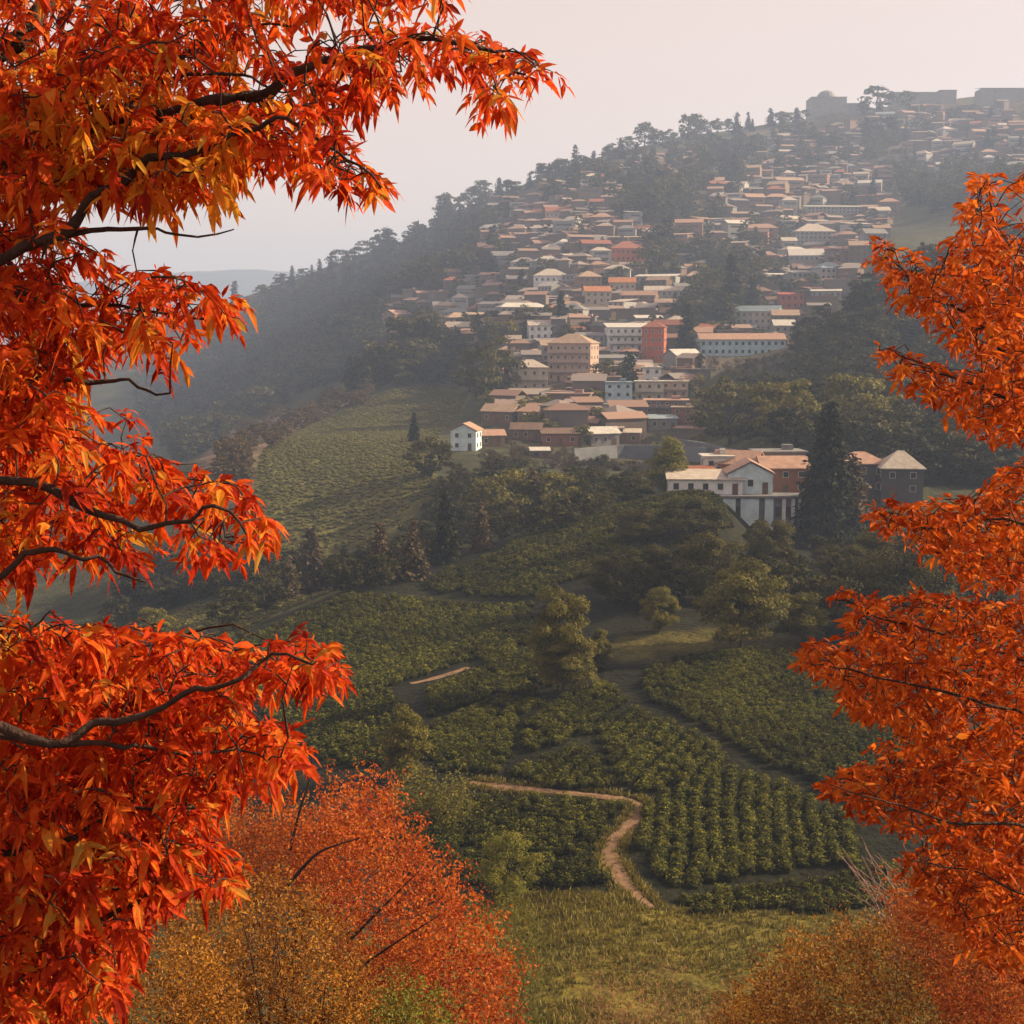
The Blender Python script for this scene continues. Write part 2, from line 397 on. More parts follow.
def ribbon(name, px, width, material, lift=.05, wpx=None):
    pts = np.array([hit(u, v) for u, v in px])
    d = np.concatenate([[0], np.cumsum(np.linalg.norm(np.diff(pts[:, :2], axis=0), axis=1))])
    s = np.linspace(0, d[-1], int(d[-1] / .5) + 2)
    c = np.stack([np.interp(s, d, pts[:, k]) for k in (0, 1)], 1)
    for _ in range(4): c[1:-1] = (c[:-2] + c[1:-1] * 2 + c[2:]) / 4
    tn = unit(np.gradient(c, axis=0)); nr = np.stack([-tn[:, 1], tn[:, 0]], 1)
    w = np.interp(s, d, wpx) if wpx is not None else np.full(len(s), width)
    w = w * (1 + .3 * fbm(s / 3, s * 0 + 3.3) + .35 * fbm(s * 1.7, s * 0 + 8.1))
    rows = []
    for k in np.linspace(-.5, .5, 6):
        q = c + nr * (w * k)[:, None]
        rows.append(np.stack([q[:, 0], q[:, 1], zfun(q[:, 0], q[:, 1]) + lift + .06 * (1 - 4 * k * k)], 1))
    V = np.stack(rows, 1).reshape(-1, 3)
    i = np.arange(len(s) - 1)[:, None] * 6 + np.arange(5)[None]
    Q = np.stack([i, i + 6, i + 7, i + 1], -1).reshape(-1, 4)
    return tag(link(name, make_mesh(name, V, None, Q, material, None, True)), kind='structure')
ribbon('path', PATH_PX, 2.0, M['path'], wpx=[.7,1.7,.95,.8,.85,.95,1.1,1.25,1.4,1.6,1.7,1.5,1.3,1.1,.9])
ribbon('path', [(410,684),(430,680),(450,674),(468,668)], 1.1, M['path'])

# ------------------------------------------------------------------ tree meshes (unit height, base at origin)
def crown_broad(seed, clumps, per, leaf, width=.36, base=.16, conic=0.0, nz=.42, cr=(.075, .15)):
    rg = np.random.default_rng(seed); C, Nn, r = [], [], []
    k = 0
    while k < clumps:
        p = rg.uniform(-1, 1, 3); q = np.linalg.norm(p)
        if q > 1 or q < .42: continue
        zz = (p[2] + 1) / 2
        w = width * (1 - conic * zz) * (1.0 if zz > .2 else .8)
        cen = np.array((p[0] * w, p[1] * w, base + .07 + (1 - base - .16) * zz))
        rad = rg.uniform(*cr) * (1 - .35 * conic * zz)
        d = unit(rg.normal(size=(per, 3))); d[:, 2] = np.where(d[:, 2] < -.2, -d[:, 2] * .5, d[:, 2]); d = unit(d)
        C.append(cen + d * (rad * rg.uniform(.55, 1.12, per))[:, None] * np.array((1, 1, .8)))
        Nn.append(unit(d + rg.normal(size=(per, 3)) * nz)); r.append(np.clip(rg.normal(.45, .2) + rg.normal(0, .16, per), 0, 1)); k += 1
    C, Nn, r = np.concatenate(C), np.concatenate(Nn), np.concatenate(r)
    V, Q = leaf_quads(C, Nn, leaf, .62, rg)
    return V, Q, np.repeat(r, 4)
def crown_fir(seed, tiers, per, leaf, width=.2, base=.06, droop=.5):
    rg = np.random.default_rng(seed); C, Nn, Ax, r = [], [], [], []
    for i in range(tiers):
        t = (i + rg.uniform(-.3, .3)) / tiers; z0 = base + (1 - base) * t
        reach = width * (1 - t) ** .85 * rg.uniform(.75, 1.15) + .012
        nb = max(5, int(11 * (1 - t) + 4))
        for j in range(nb):
            th = rg.uniform(0, 2 * math.pi); rl = reach * rg.uniform(.6, 1.12); m = max(3, int(per * (rl / width)))
            s = rg.uniform(.12, 1, m) ** .8
            x, y = math.cos(th), math.sin(th)
            P_ = np.stack([x * s * rl, y * s * rl, z0 - droop * rl * s ** 1.6 * .7], 1) + rg.normal(size=(m, 3)) * leaf * .35
            C.append(P_); Ax.append(np.tile((x, y, -droop), (m, 1)) + rg.normal(size=(m, 3)) * .5)
            Nn.append(unit(np.tile((x * .5, y * .5, .8), (m, 1)) + rg.normal(size=(m, 3)) * .45)); r.append(np.clip(rg.normal(.45, .25, m), 0, 1))
    C, Nn, Ax, r = map(np.concatenate, (C, Nn, Ax, r))
    V, Q = leaf_quads(C, Nn, leaf, .5, rg, Ax)
    return V, Q, np.repeat(r, 4)
def trunk_mesh(seed, rad, top, limbs=4):
    rg = np.random.default_rng(seed); m = MB()
    zs = np.linspace(-.05, top, 7)
    w = np.cumsum(rg.normal(0, .008, (7, 2)), axis=0)
    m.tube(np.concatenate([w, zs[:, None]], 1), np.linspace(rad, rad * .25, 7), 7)
    for i in range(limbs):
        z = top * rg.uniform(.35, .8); th = rg.uniform(0, 6.28); l = rg.uniform(.12, .26)
        p0 = np.array((w[4, 0], w[4, 1], z)); d = np.array((math.cos(th) * l, math.sin(th) * l, l * .9))
        m.tube([p0, p0 + d * .5 + (0, 0, .01), p0 + d], [rad * .45, rad * .3, rad * .1], 5)
    return m.mesh('trunk', M['bark_far'], True)
TREE = {}
def reg(kind, items): TREE[kind] = items
def crown_me(a, material):
    V, Q, r = a; return make_mesh('crown', V, None, Q, material, r)
reg('broad_near', [(crown_me(crown_broad(s, 56, 260, .030, .38, .02, 0, .3, (.08, .16)), M['broad']), trunk_mesh(s, .022, .7)) for s in (1, 2)])
reg('olive_near', [(crown_me(crown_broad(s, 58, 260, .030, .37, .0, .15, .28, (.08, .16)), M['olive']), trunk_mesh(s, .02, .7)) for s in (3, 4)])
reg('cone_near', [(crown_me(crown_broad(s, 80, 160, .030, .38, -.02, .72), M['olive']), trunk_mesh(s, .02, .8)) for s in (5, 6)])
reg('limecone_near', [(crown_me(crown_broad(s, 70, 160, .032, .38, -.02, .72), M['lime']), trunk_mesh(s, .02, .8)) for s in (8,)])
reg('lime_near', [(crown_me(crown_broad(s, 50, 150, .026, .38, .06, .3), M['lime']), trunk_mesh(s, .018, .7)) for s in (7,)])
reg('broad_mid', [(crown_me(crown_broad(s, 40, 60, .058, .40, .0), M['broad']), trunk_mesh(s, .025, .6, 3)) for s in (11, 12, 13, 14)])
reg('olive_mid', [(crown_me(crown_broad(s, 40, 60, .058, .38, .0), M['olive']), trunk_mesh(s, .025, .6, 3)) for s in (15, 16, 17)])
reg('broad_far', [(crown_me(crown_broad(s, 34, 24, .085, .38, .0), M['broad']), trunk_mesh(s, .03, .6, 2)) for s in (21, 22, 23, 24)])
reg('fir_near', [(crown_me(crown_fir(s, 74, 60, .044, .25, .0), M['fir']), trunk_mesh(s, .018, .95, 0)) for s in (31,)])
reg('fir_mid', [(crown_me(crown_fir(s, 26, 16, .075, .2, .0), M['fir']), trunk_mesh(s, .02, .95, 0)) for s in (32, 33, 34)])
reg('rust_mid', [(crown_me(crown_fir(s, 24, 18, .08, .26, .0, .3), M['rust']), trunk_mesh(s, .02, .95, 0)) for s in (35, 36, 37)])
reg('fir_far', [(crown_me(crown_fir(s, 16, 9, .11, .22, .0), M['fir']), trunk_mesh(s, .025, .95, 0)) for s in (38, 39, 40)])
def tree(kind, pos, h, label, name, cat='tree', group=None, wide=1.0):
    cr, tr = random.choice(TREE[kind])
    o = empty(name, (pos[0], pos[1], pos[2] - .02 * h), label, cat, group, random.uniform(0, 6.28), (h * wide, h * wide, h))
    link('crown', cr, o); link('trunk', tr, o)
    return o

OCC = []     # (x, y, radius) already taken
def free(x, y, r):
    for a, b, c in OCC:
        if (a - x) ** 2 + (b - y) ** 2 < (r + c) ** 2: return False
    return True

# ------------------------------------------------------------------ houses
WALLS = {'white': (.62, .63, .64), 'blue': (.36, .50, .60), 'cream': (.55, .47, .38), 'pink': (.52, .36, .30), 'brick': (.30, .12, .08), 'red': (.50, .13, .07), 'grey': (.30, .30, .30), 'brown': (.20, .13, .09), 'dark': (.09, .09, .10), 'paleblue': (.48, .60, .66)}
ROOFS = {'tan': (.50, .36, .26), 'salmon': (.55, .34, .25), 'pale': (.62, .55, .48), 'white': (.72, .70, .66), 'rust': (.38, .13, .07), 'red': (.46, .10, .06), 'grey': (.28, .28, .29), 'blue': (.32, .42, .50), 'brown': (.22, .14, .10), 'orange': (.55, .22, .09)}
for k_, c_ in WALLS.items(): M['wall_' + k_] = mat('wall_' + k_, tuple(q * (.95 if k_ in ('white', 'blue', 'paleblue') else .68) for q in c_), .85, .22, .6, bump=.2, bscale=4)
for k_, c_ in ROOFS.items(): M['roof_' + k_] = mat('roof_' + k_, tuple(q * .55 for q in c_), .7, .28, .9, bump=.3, bscale=5)
M['pane'] = mat('pane', (.03, .035, .045), .15, .2, 1, spec=.6)
M['frame'] = mat('frame', (.5, .48, .45), .6, .1, 1)
M['timber'] = mat('timber', (.10, .06, .04), .8, .3, 2)
M['concrete'] = mat('concrete', (.13, .14, .16), .9, .25, .35, bump=.3, bscale=3)
M['conc_dark'] = mat('conc_dark', (.12, .12, .13), .9, .25, .35, bump=.3, bscale=3)
_box_cache = {}
def box_me(name, d, material):
    key = (name, tuple(np.round(d, 2)), material.name)
    if key not in _box_cache:
        m = MB(); m.box((0, 0, 0), d); _box_cache[key] = m.mesh(name, material)
    return _box_cache[key]
def roof_bm(m, kind, w, d, h, z, ov):
    W, D = w / 2 + ov, d / 2 + ov; t = .18
    if kind == 'flat':
        m.box((0, 0, z + .16), (2 * W, 2 * D, .32)); m.box((w * .22, d * .1, z + .32 + .5), (w * .2, d * .3, 1.0))
        return
    if kind == 'gable':      # ridge along x
        prof = [(-D, 0), (0, h), (D, 0)]; V = []
        for x in (-W, W):
            for y, zz in prof: V.append((x, y, z + zz + t))
            for y, zz in prof: V.append((x, y, z + zz))
        Q = [(0, 6, 7, 1), (1, 7, 8, 2), (3, 4, 10, 9), (4, 5, 11, 10), (0, 3, 9, 6), (2, 8, 11, 5), (0, 1, 4, 3), (1, 2, 5, 4), (6, 9, 10, 7), (7, 10, 11, 8)]
        m.add(V, Q=Q)
    elif kind == 'gable_front':     # ridge along y
        prof = [(-W, 0), (0, h), (W, 0)]; V = []
        for y in (-D, D):
            for x, zz in prof: V.append((x, y, z + zz + t))
            for x, zz in prof: V.append((x, y, z + zz))
        Q = [(0, 1, 7, 6), (1, 2, 8, 7), (3, 9, 10, 4), (4, 10, 11, 5), (0, 6, 9, 3), (2, 5, 11, 8), (0, 3, 4, 1), (1, 4, 5, 2), (6, 7, 10, 9), (7, 8, 11, 10)]
        m.add(V, Q=Q)
    elif kind == 'hip':
        rx = max(W - D, W * .15)
        V = [(-W, -D, z), (W, -D, z), (W, D, z), (-W, D, z), (-W, -D, z + t), (W, -D, z + t), (W, D, z + t), (-W, D, z + t), (-rx, 0, z + h + t), (rx, 0, z + h + t)]
        m.add(V, T=[(7, 4, 8), (5, 6, 9)], Q=[(0, 3, 2, 1), (0, 1, 5, 4), (1, 2, 6, 5), (2, 3, 7, 6), (3, 0, 4, 7), (4, 5, 9, 8), (6, 7, 8, 9)])
    elif kind == 'shed':
        V = [(-W, -D, z), (W, -D, z), (W, D, z + h), (-W, D, z + h)]; V += [(a, b, c + t) for a, b, c in V]
        m.add(V, Q=[(0, 3, 2, 1), (4, 5, 6, 7), (0, 1, 5, 4), (1, 2, 6, 5), (2, 3, 7, 6), (3, 0, 4, 7)])
    elif kind == 'dome':
        m.box((0, 0, z + .2), (2 * W, 2 * D, .4))
        r_ = min(w, d) * .36; zs = np.linspace(0, 1, 7)
        m.tube([(0, 0, z + .4 + h * s) for s in zs], [max(.05, r_ * math.sqrt(max(0, 1 - s * s))) for s in zs], 16)
def house(pos, w, d, h, yaw, roof, rcol, wcol, label, detail=2, name='house', group=None, storeys=None, rh=None, cat='house', drop=None, balcony=False, ov=.45):
    x, y, z = pos
    cs, sn = math.cos(yaw), math.sin(yaw)
    cor = [(x + a * w / 2 * cs - b * d / 2 * sn, y + a * w / 2 * sn + b * d / 2 * cs) for a in (-1, 1) for b in (-1, 1)]
    zc = zfun([c[0] for c in cor], [c[1] for c in cor])
    lo = min(zc.min() - .4, z - .4) - z if drop is None else -drop
    o = empty(name, (x, y, z), label, cat, group, yaw)
    storeys = storeys or max(1, round(h / 3)); rh = (min(w, d) * .28 if roof != 'shed' else d * .14) if rh is None else rh
    m = MB(); m.box((0, 0, (h + lo) / 2), (w, d, h - lo))
    if roof == 'gable':
        for sx in (-1, 1):
            X0, X1 = sx * w / 2, sx * (w / 2 - .2)
            m.add([(X0, -d / 2, h), (X0, d / 2, h), (X0, 0, h + rh * d / (d + 2 * ov)), (X1, -d / 2, h), (X1, d / 2, h), (X1, 0, h + rh * d / (d + 2 * ov))], T=[(0, 1, 2), (3, 5, 4)], Q=[(0, 2, 5, 3), (1, 4, 5, 2)])
    if roof == 'gable_front':
        for sy in (-1, 1):
            Y0, Y1 = sy * d / 2, sy * (d / 2 - .2)
            m.add([(-w / 2, Y0, h), (w / 2, Y0, h), (0, Y0, h + rh * w / (w + 2 * ov)), (-w / 2, Y1, h), (w / 2, Y1, h), (0, Y1, h + rh * w / (w + 2 * ov))], T=[(0, 1, 2), (3, 5, 4)], Q=[(0, 2, 5, 3), (1, 4, 5, 2)])
    m.build('wall', M['wall_' + wcol], o)
    r_ = MB(); roof_bm(r_, roof, w, d, rh, h, ov); rf = r_.build('roof', M['roof_' + rcol], o)
    if detail >= 1:
        sh = h / storeys; nw = max(2, int(w / 2.6)); wh = min(1.35, sh * .48); ww = min(1.1, w / nw * .5)
        if detail >= 2:
            gm = box_me('pane', (ww - .16, .06, wh - .16), M['pane']); fm = box_me('window', (ww, .12, wh), M['frame'])
        else:
            fm = box_me('window', (ww, .12, wh), M['pane'])
        def win(lx, ly, lz, rz):
            f_ = link('window', fm, o, (lx, ly, lz)); f_.rotation_euler.z = rz
            if detail >= 2: link('pane', gm, f_, (0, -.04, 0))
        door_at = random.randrange(nw)
        for s in range(storeys):
            zz = s * sh + sh * .56
            for i in range(nw):
                lx = -w / 2 + w * (i + .5) / nw
                if s == 0 and i == door_at:
                    dm = box_me('door', (1.0, .14, min(2.1, sh * .75)), M['timber'])
                    link('door', dm, o, (lx, -d / 2 - .02, min(2.1, sh * .75) / 2 + .05)); continue
                win(lx, -d / 2 - .03, zz, 0)
            if detail >= 2:
                ns = max(1, int(d / 3.2))
                for sx in (-1, 1):
                    for i in range(ns): win(sx * (w / 2 + .03), -d / 2 + d * (i + .5) / ns, zz, sx * math.pi / 2)
        if balcony:
            for s in range(1, storeys):
                b_ = MB(); b_.box((0, -d / 2 - .62, s * sh - .1), (w * .96, 1.2, .16)); bo = b_.build('balcony', M['concrete'], o)
                q = MB()
                q.box((0, -d / 2 - 1.16, s * sh + .85), (w * .96, .06, .06)); q.box((0, -d / 2 - 1.16, s * sh + .45), (w * .96, .05, .05))
                for i in range(9): q.box((-w * .47 + w * .94 * i / 8, -d / 2 - 1.16, s * sh + .42), (.06, .06, .86))
                q.build('railing', M['frame'], bo)
    OCC.append((x, y, max(w, d) * .5))
    return o
PROT = []
def covers(u, v, p, w, h):
    """would a thing w wide and h high standing at ground point p hide one of the named houses?"""
    s = F / p[1]; hw, hh = w * s / 2, h * s
    return any(abs(u - a) < (b * .5 + hw) * .9 and v >= c - 1 and v - hh < c - .25 * d for a, c, b, d in PROT)
def hpx(u, v, wpx, hp, roof, rcol, wcol, label, yaw=0.0, detail=2, deep=.75, ymin=200, **kw):
    """house whose front stands at pixel (u,v), sizes in pixels turned to metres at its distance"""
    p = hit(u, v, ymin); s = p[1] / F; PROT.append((u, v, wpx, hp))
    w, h = wpx * s, hp * s; d = max(4.0, w * deep)
    c = (p[0] - math.sin(yaw) * -d / 2 * 0, p[1] + d / 2, p[2])
    return house(c, w, d, h, R(yaw), roof, rcol, wcol, label, detail, **kw)

hpx(466,451,26,20,'gable_front','salmon','paleblue','white-blue gabled house with salmon roof at the edge of the pale tea field',yaw=-12,deep=1.0,storeys=2)
hpx(490,447,26,11,'gable','salmon','brown','low salmon-roofed annexe touching the white-blue gabled house',yaw=14)
hpx(502,424,34,12,'gable','tan','brown','tan-roofed brown house just above the white-blue gabled house',yaw=-24)
hpx(529,392,36,24,'hip','pale','cream','pale hip-roofed cream house beside the big dark tree above the tea field',yaw=4,storeys=2,balcony=True)
hpx(574,382,44,38,'hip','tan','pink','tall three storey pink house with tan hip roof and balconies, sun on its side',yaw=-18,storeys=4,balcony=True)
hpx(628,352,42,24,'shed','white','white','wide grey-white block with white sloping roof beside the red block',yaw=3,storeys=3,balcony=True)
hpx(655,362,22,34,'hip','rust','red','red-orange four storey block glowing in the sun',yaw=-14,storeys=4,deep=.9)
hpx(652,385,18,17,'flat','white','white','small white box house below the red-orange block',yaw=0,storeys=2)
hpx(618,407,27,24,'flat','blue','blue','light blue box house with flat roof in the village centre',yaw=3,storeys=3)
hpx(650,402,28,20,'flat','white','cream','cream flat-roofed house between the blue box house and brown terraces',yaw=-4,storeys=2,balcony=True)
hpx(676,398,26,16,'flat','pale','pink','pink flat-roofed house at the top of the brown terraces',yaw=-8,storeys=2,balcony=True)
hpx(668,414,44,13,'flat','salmon','brown','long brown terrace house under a salmon slab roof',yaw=-4,storeys=2,balcony=True)
hpx(684,424,22,16,'flat','tan','brick','brick terrace house at the right end of the brown terraces',yaw=-10,storeys=2)
hpx(663,430,28,11,'shed','blue','grey','grey house with bright blue-white sloping roof below the brown terraces',yaw=4)
hpx(602,446,30,12,'gable','white','grey','grey house with white gabled roof above the retaining wall',yaw=18)
hpx(628,444,26,11,'shed','pale','brown','brown shed with pale roof beside the white gabled roof',yaw=-6)
hpx(540,458,18,7,'shed','white','brown','little brown hut with bright white roof near the valley trees',yaw=3,detail=1)
hpx(560,446,36,12,'shed','brown','brick','long dark brick house with brown roof left of the white gabled roof',yaw=2)
hpx(527,440,30,10,'gable','brown','brown','low brown house with brown roof behind the little white-roofed hut',yaw=-6)
hpx(552,362,24,16,'gable','tan','grey','grey gabled house behind the tall pink house',yaw=10,detail=1)
hpx(591,350,30,14,'shed','grey','grey','grey house with lean-to roof left of the wide grey-white block',yaw=-4,detail=1)
hpx(541,340,26,14,'gable','pale','white','white gabled house above the pale hip-roofed house',yaw=6,detail=1)
hpx(742,356,86,16,'gable','salmon','blue','very long blue-walled building under a salmon roof on the hillside',yaw=4,detail=1,deep=.25,storeys=2)
hpx(792,309,24,14,'shed','red','red','bright red hillside block above the very long blue-walled building',yaw=0,detail=1)
hpx(700,347,26,14,'gable','salmon','pink','pink house at the left end of the very long building',yaw=-10,detail=1)
hpx(627,262,34,13,'hip','rust','red','rust red hip-roofed house high on the slope above the village',yaw=5,detail=1)
hpx(623,291,26,8,'gable','orange','cream','orange-roofed cream house high above the red-orange block',yaw=-5,detail=1)
hpx(597,304,26,12,'gable','orange','cream','glowing orange-roofed house above the grey gabled house',yaw=8,detail=1)
hpx(551,284,34,8,'hip','pale','white','wide pale hip-roofed hall on the slope below the dark wood',yaw=0,detail=1)
hpx(836,214,58,7,'shed','white','grey','long white sheet roof high on the slope, longest of that colour',yaw=3,detail=1,deep=.3)
hpx(815,244,40,12,'hip','pale','grey','grey house with broad pale hip roof under the long white sheet roof',yaw=2,detail=1)
hpx(808,268,34,12,'gable','white','grey','grey house with white gabled roof under the broad pale hip roof',yaw=-6,detail=1)
hpx(558,218,24,6,'gable','rust','cream','small rust-roofed house high by the dark wood on the ridge',yaw=0,detail=1)

# the house group behind the conifer
def complex_house(u, v, Y, w, d, h, yaw, *a, **k):
    p = at(u, v, Y); return house(p, w, d, h, R(yaw), *a, **k)
complex_house(704, 492, 252, 13, 8, 2.6, -4, 'shed', 'pale', 'white', 'low white veranda house with pale lean-to roof at the left of the house group', drop=4, rh=1.0)
complex_house(690, 487, 258, 8, 5, 2.4, 12, 'gable', 'rust', 'cream', 'small rust-roofed cream outbuilding behind the low white veranda house', drop=4)
complex_house(716, 486, 262, 5.2, 5, 5.6, 0, 'flat', 'white', 'white', 'narrow white tower-like house with flat roof in the house group', drop=5, storeys=2)
complex_house(748, 492, 252, 7.8, 7, 3.6, -3, 'gable_front', 'salmon', 'paleblue', 'pale blue gabled front house in the middle of the house group', drop=5, rh=2.2, storeys=1)
complex_house(738, 482, 262, 8, 8, 3.6, -24, 'gable', 'salmon', 'red', 'orange-red house with salmon roof behind the pale blue gabled front', drop=6, storeys=2)
complex_house(781, 492, 258, 8.5, 7, 4.6, 2, 'gable', 'salmon', 'brick', 'brick-red house with salmon roof just left of the tall dark conifer', drop=6, storeys=2)
complex_house(858, 492, 266, 9, 7, 5.6, 0, 'hip', 'salmon', 'dark', 'dark-walled house with salmon roof just right of the tall dark conifer', drop=6, storeys=2)
complex_house(899, 494, 262, 7.5, 7, 5.0, -6, 'hip', 'pale', 'dark', 'dark-walled house with pale hip roof, rightmost of the house group', drop=6, storeys=2, rh=3.0)
complex_house(777, 489, 268, 9, 6, 7.2, 5, 'flat', 'grey', 'grey', 'plain grey house with flat roof and brushwood behind the salmon roofs', drop=6, storeys=2)

def undercroft():
    p = at(766, 534, 246); o = empty('undercroft', p, 'white pillared lower storey with dark openings beneath the house group', 'building', None, R(-2))
    w, h, d = 15.5, 6.4, 5
    m = MB(); m.box((0, d / 2, h / 2 - 1), (w, d * .96, h + 2)); m.build('wall', M['conc_dark'], o)
    m = MB(); m.box((0, d / 2 - .4, h + .2), (w + 1.2, d + .6, .42)); m.build('slab', M['conc_dark'], o)
    for x, ww in ((-6.6, 2.2), (-3.0, 3.2), (.4, 1.5), (3.0, .6), (4.6, .6), (6.6, 2.2)):
        m = MB(); m.box((x, -.16, h / 2 - 1), (ww, .5, h + 2)); m.build('pillar', M['wall_paleblue'] if ww > 1 else M['wall_white'], o)
    for x in (-4.9, 2.0, 3.8):
        m = MB(); m.box((x, -.02, h - 2.4), (.9, .12, 1.8)); m.build('window', M['pane'], o)
undercroft()

def retaining_wall(name, px, h, label, material, th=1.0):
    pts = np.array([hit(u, v, 300) for u, v in px]); d = np.concatenate([[0], np.cumsum(np.linalg.norm(np.diff(pts[:, :2], axis=0), axis=1))])
    s = np.linspace(0, d[-1], 30); c = np.stack([np.interp(s, d, pts[:, k]) for k in range(3)], 1)
    base = zfun(c[:, 0], c[:, 1]) - 1.2; top = c[:, 2] + h
    tn = unit(np.gradient(c[:, :2], axis=0)); nr = np.stack([-tn[:, 1], tn[:, 0]], 1) * th
    V = np.stack([np.c_[c[:, :2], base], np.c_[c[:, :2] + nr * .3, top], np.c_[c[:, :2] + nr, top], np.c_[c[:, :2] + nr, base]], 1).reshape(-1, 3)
    i = np.arange(29)[:, None] * 4
    Q = np.concatenate([np.concatenate([i + j, i + (j + 1) % 4, i + 4 + (j + 1) % 4, i + 4 + j], 1) for j in range(4)] + [np.array([[0, 3, 2, 1], [116, 117, 118, 119]])])
    tag(link(name, make_mesh(name, V, None, Q, material)), label, 'wall')
retaining_wall('retaining_wall', [(575,462),(620,458),(665,458),(705,462)], 3.4, 'long grey concrete retaining wall under the village centre', M['concrete'])
retaining_wall('retaining_wall', [(660,446),(700,452),(735,462)], 2.6, 'shorter grey retaining wall running down from the brown terraces', M['concrete'])

# skyline buildings
hpx(829,113,34,15,'dome','grey','grey','domed block standing up from the ridge, biggest on the skyline',yaw=0,detail=0,deep=.8,ymin=1250,rh=9)
hpx(858,113,22,9,'flat','grey','grey','low flat block joined to the domed ridge building',yaw=0,detail=0,ymin=1250)
hpx(915,104,44,11,'flat','grey','grey','long flat-topped block on the ridge right of the domed building',yaw=0,detail=0,deep=.4,ymin=1250)
hpx(948,104,16,13,'flat','grey','grey','short taller block at the end of the long flat-topped ridge block',yaw=0,detail=0,ymin=1250)
hpx(1004,104,44,15,'shed','grey','grey','big sloping-roofed block on the ridge at the right of the skyline',yaw=0,detail=0,deep=.5,ymin=1250)

LAND = [(829,105,'the domed ridge building'),(730,295,'the tall dark hillside cypress'),(742,345,'the very long blue-walled building'),(792,300,'the bright red hillside block'),
 (655,340,'the red-orange four storey block'),(627,255,'the rust red hip-roofed house'),(551,280,'the wide pale hip-roofed hall'),(836,210,'the long white sheet roof'),(815,238,'the broad pale hip roof'),
 (574,360,'the tall pink house'),(490,365,'the big dark tree above the tea field'),(558,214,'the small high rust-roofed house'),(915,98,'the long flat-topped ridge block'),(600,300,'the glowing orange-roofed house'),(618,398,'the light blue box house'),(440,390,'the pale tea field'),
 (466,445,'the white-blue gabled house'),(880,300,'the dark spur'),(825,470,'the tall dark conifer'),(640,500,'the tea ridge'),(250,300,'the low end of the ridge')]
ORD = ['', 'second ', 'third ', 'fourth ', 'fifth ', 'sixth ', 'seventh ', 'eighth ', 'ninth ', 'tenth ', 'eleventh ', 'twelfth ', 'thirteenth ', 'fourteenth ', 'fifteenth ', 'sixteenth ', 'seventeenth ', 'eighteenth ', 'nineteenth ', 'twentieth ', '21st ', '22nd ', '23rd ', '24th ', '25th ', '26th ', '27th ', '28th ', '29th ', '30th ']
PEND = {}
def place_label(o, look):
    u, v = project(*o.location)
    l = min(LAND, key=lambda q: (q[0] - u) ** 2 + ((q[1] - v) * 1.3) ** 2)
    dx, dy = u - l[0], v - l[1]
    if abs(dx) > abs(dy) * 1.6: w = 'right of' if dx > 0 else 'left of'
    elif abs(dy) > abs(dx) * 1.6: w = 'below' if dy > 0 else 'above'
    else: w = ('below-' if dy > 0 else 'above-') + ('right of' if dx > 0 else 'left of')
    PEND.setdefault((look, w, l[2]), []).append((math.hypot(dx, dy), o))
def flush_labels():
    for (look, w, l), items in PEND.items():
        items.sort(key=lambda t: t[0])
        for i, (_, o) in enumerate(items):
            k = min(i, len(ORD) - 1)
            if len(items) == 1: o['label'] = f'{look} {w} {l}'
            elif k == 0: o['label'] = f'{look} closest {w} {l}'
            else: o['label'] = f'{ORD[k]}{look} {w} {l}'

# the packed hillside town: rows of houses along the contours
for k_, c_ in {'hazywhite': (.30, .29, .29), 'ochre': (.17, .12, .08), 'dim_pink': (.18, .11, .085), 'dim_brown': (.10, .07, .05)}.items(): M['wall_' + k_] = mat('wall_' + k_, c_, .9, .3, .6, bump=.2, bscale=4)
LOOKS = [('pale', 'hazywhite', 'pale-roofed house'), ('white', 'grey', 'white-roofed house'), ('tan', 'ochre', 'tan-roofed house'), ('salmon', 'dim_pink', 'salmon-roofed house'), ('rust', 'dim_brown', 'rust-roofed house'),
         ('grey', 'grey', 'grey-roofed house'), ('brown', 'brick', 'brown-roofed house'), ('grey', 'dim_brown', 'grey-roofed brown house'), ('tan', 'dim_brown', 'tan-roofed brown house'), ('blue', 'hazywhite', 'blue-roofed white house')]
LW = np.array([.17, .13, .13, .12, .1, .13, .06, .06, .05, .05]); LW /= LW.sum()
HOUSE_PX = [(385,338),(390,300),(440,285),(490,262),(480,235),(470,213),(560,186),(640,163),(700,152),(790,140),(900,112),(1010,104),(1024,140),(1020,185),(900,205),(875,250),(840,300),(805,335),(770,350),(700,366),(690,380),(600,370),(560,345),(510,335),(460,350)]
WOODS_PX = [  # dark woods inside the town
 [(690,320),(700,295),(715,250),(750,260),(755,325),(720,345)], [(610,200),(640,180),(700,180),(720,215),(680,235),(620,230)], [(860,130),(900,140),(905,165),(860,170)],
 [(700,150),(740,150),(745,190),(705,185)], [(880,170),(1024,185),(1024,215),(900,205)], [(640,245),(665,225),(680,260),(665,290),(645,280)], [(470,200),(490,195),(500,230),(480,250)]]
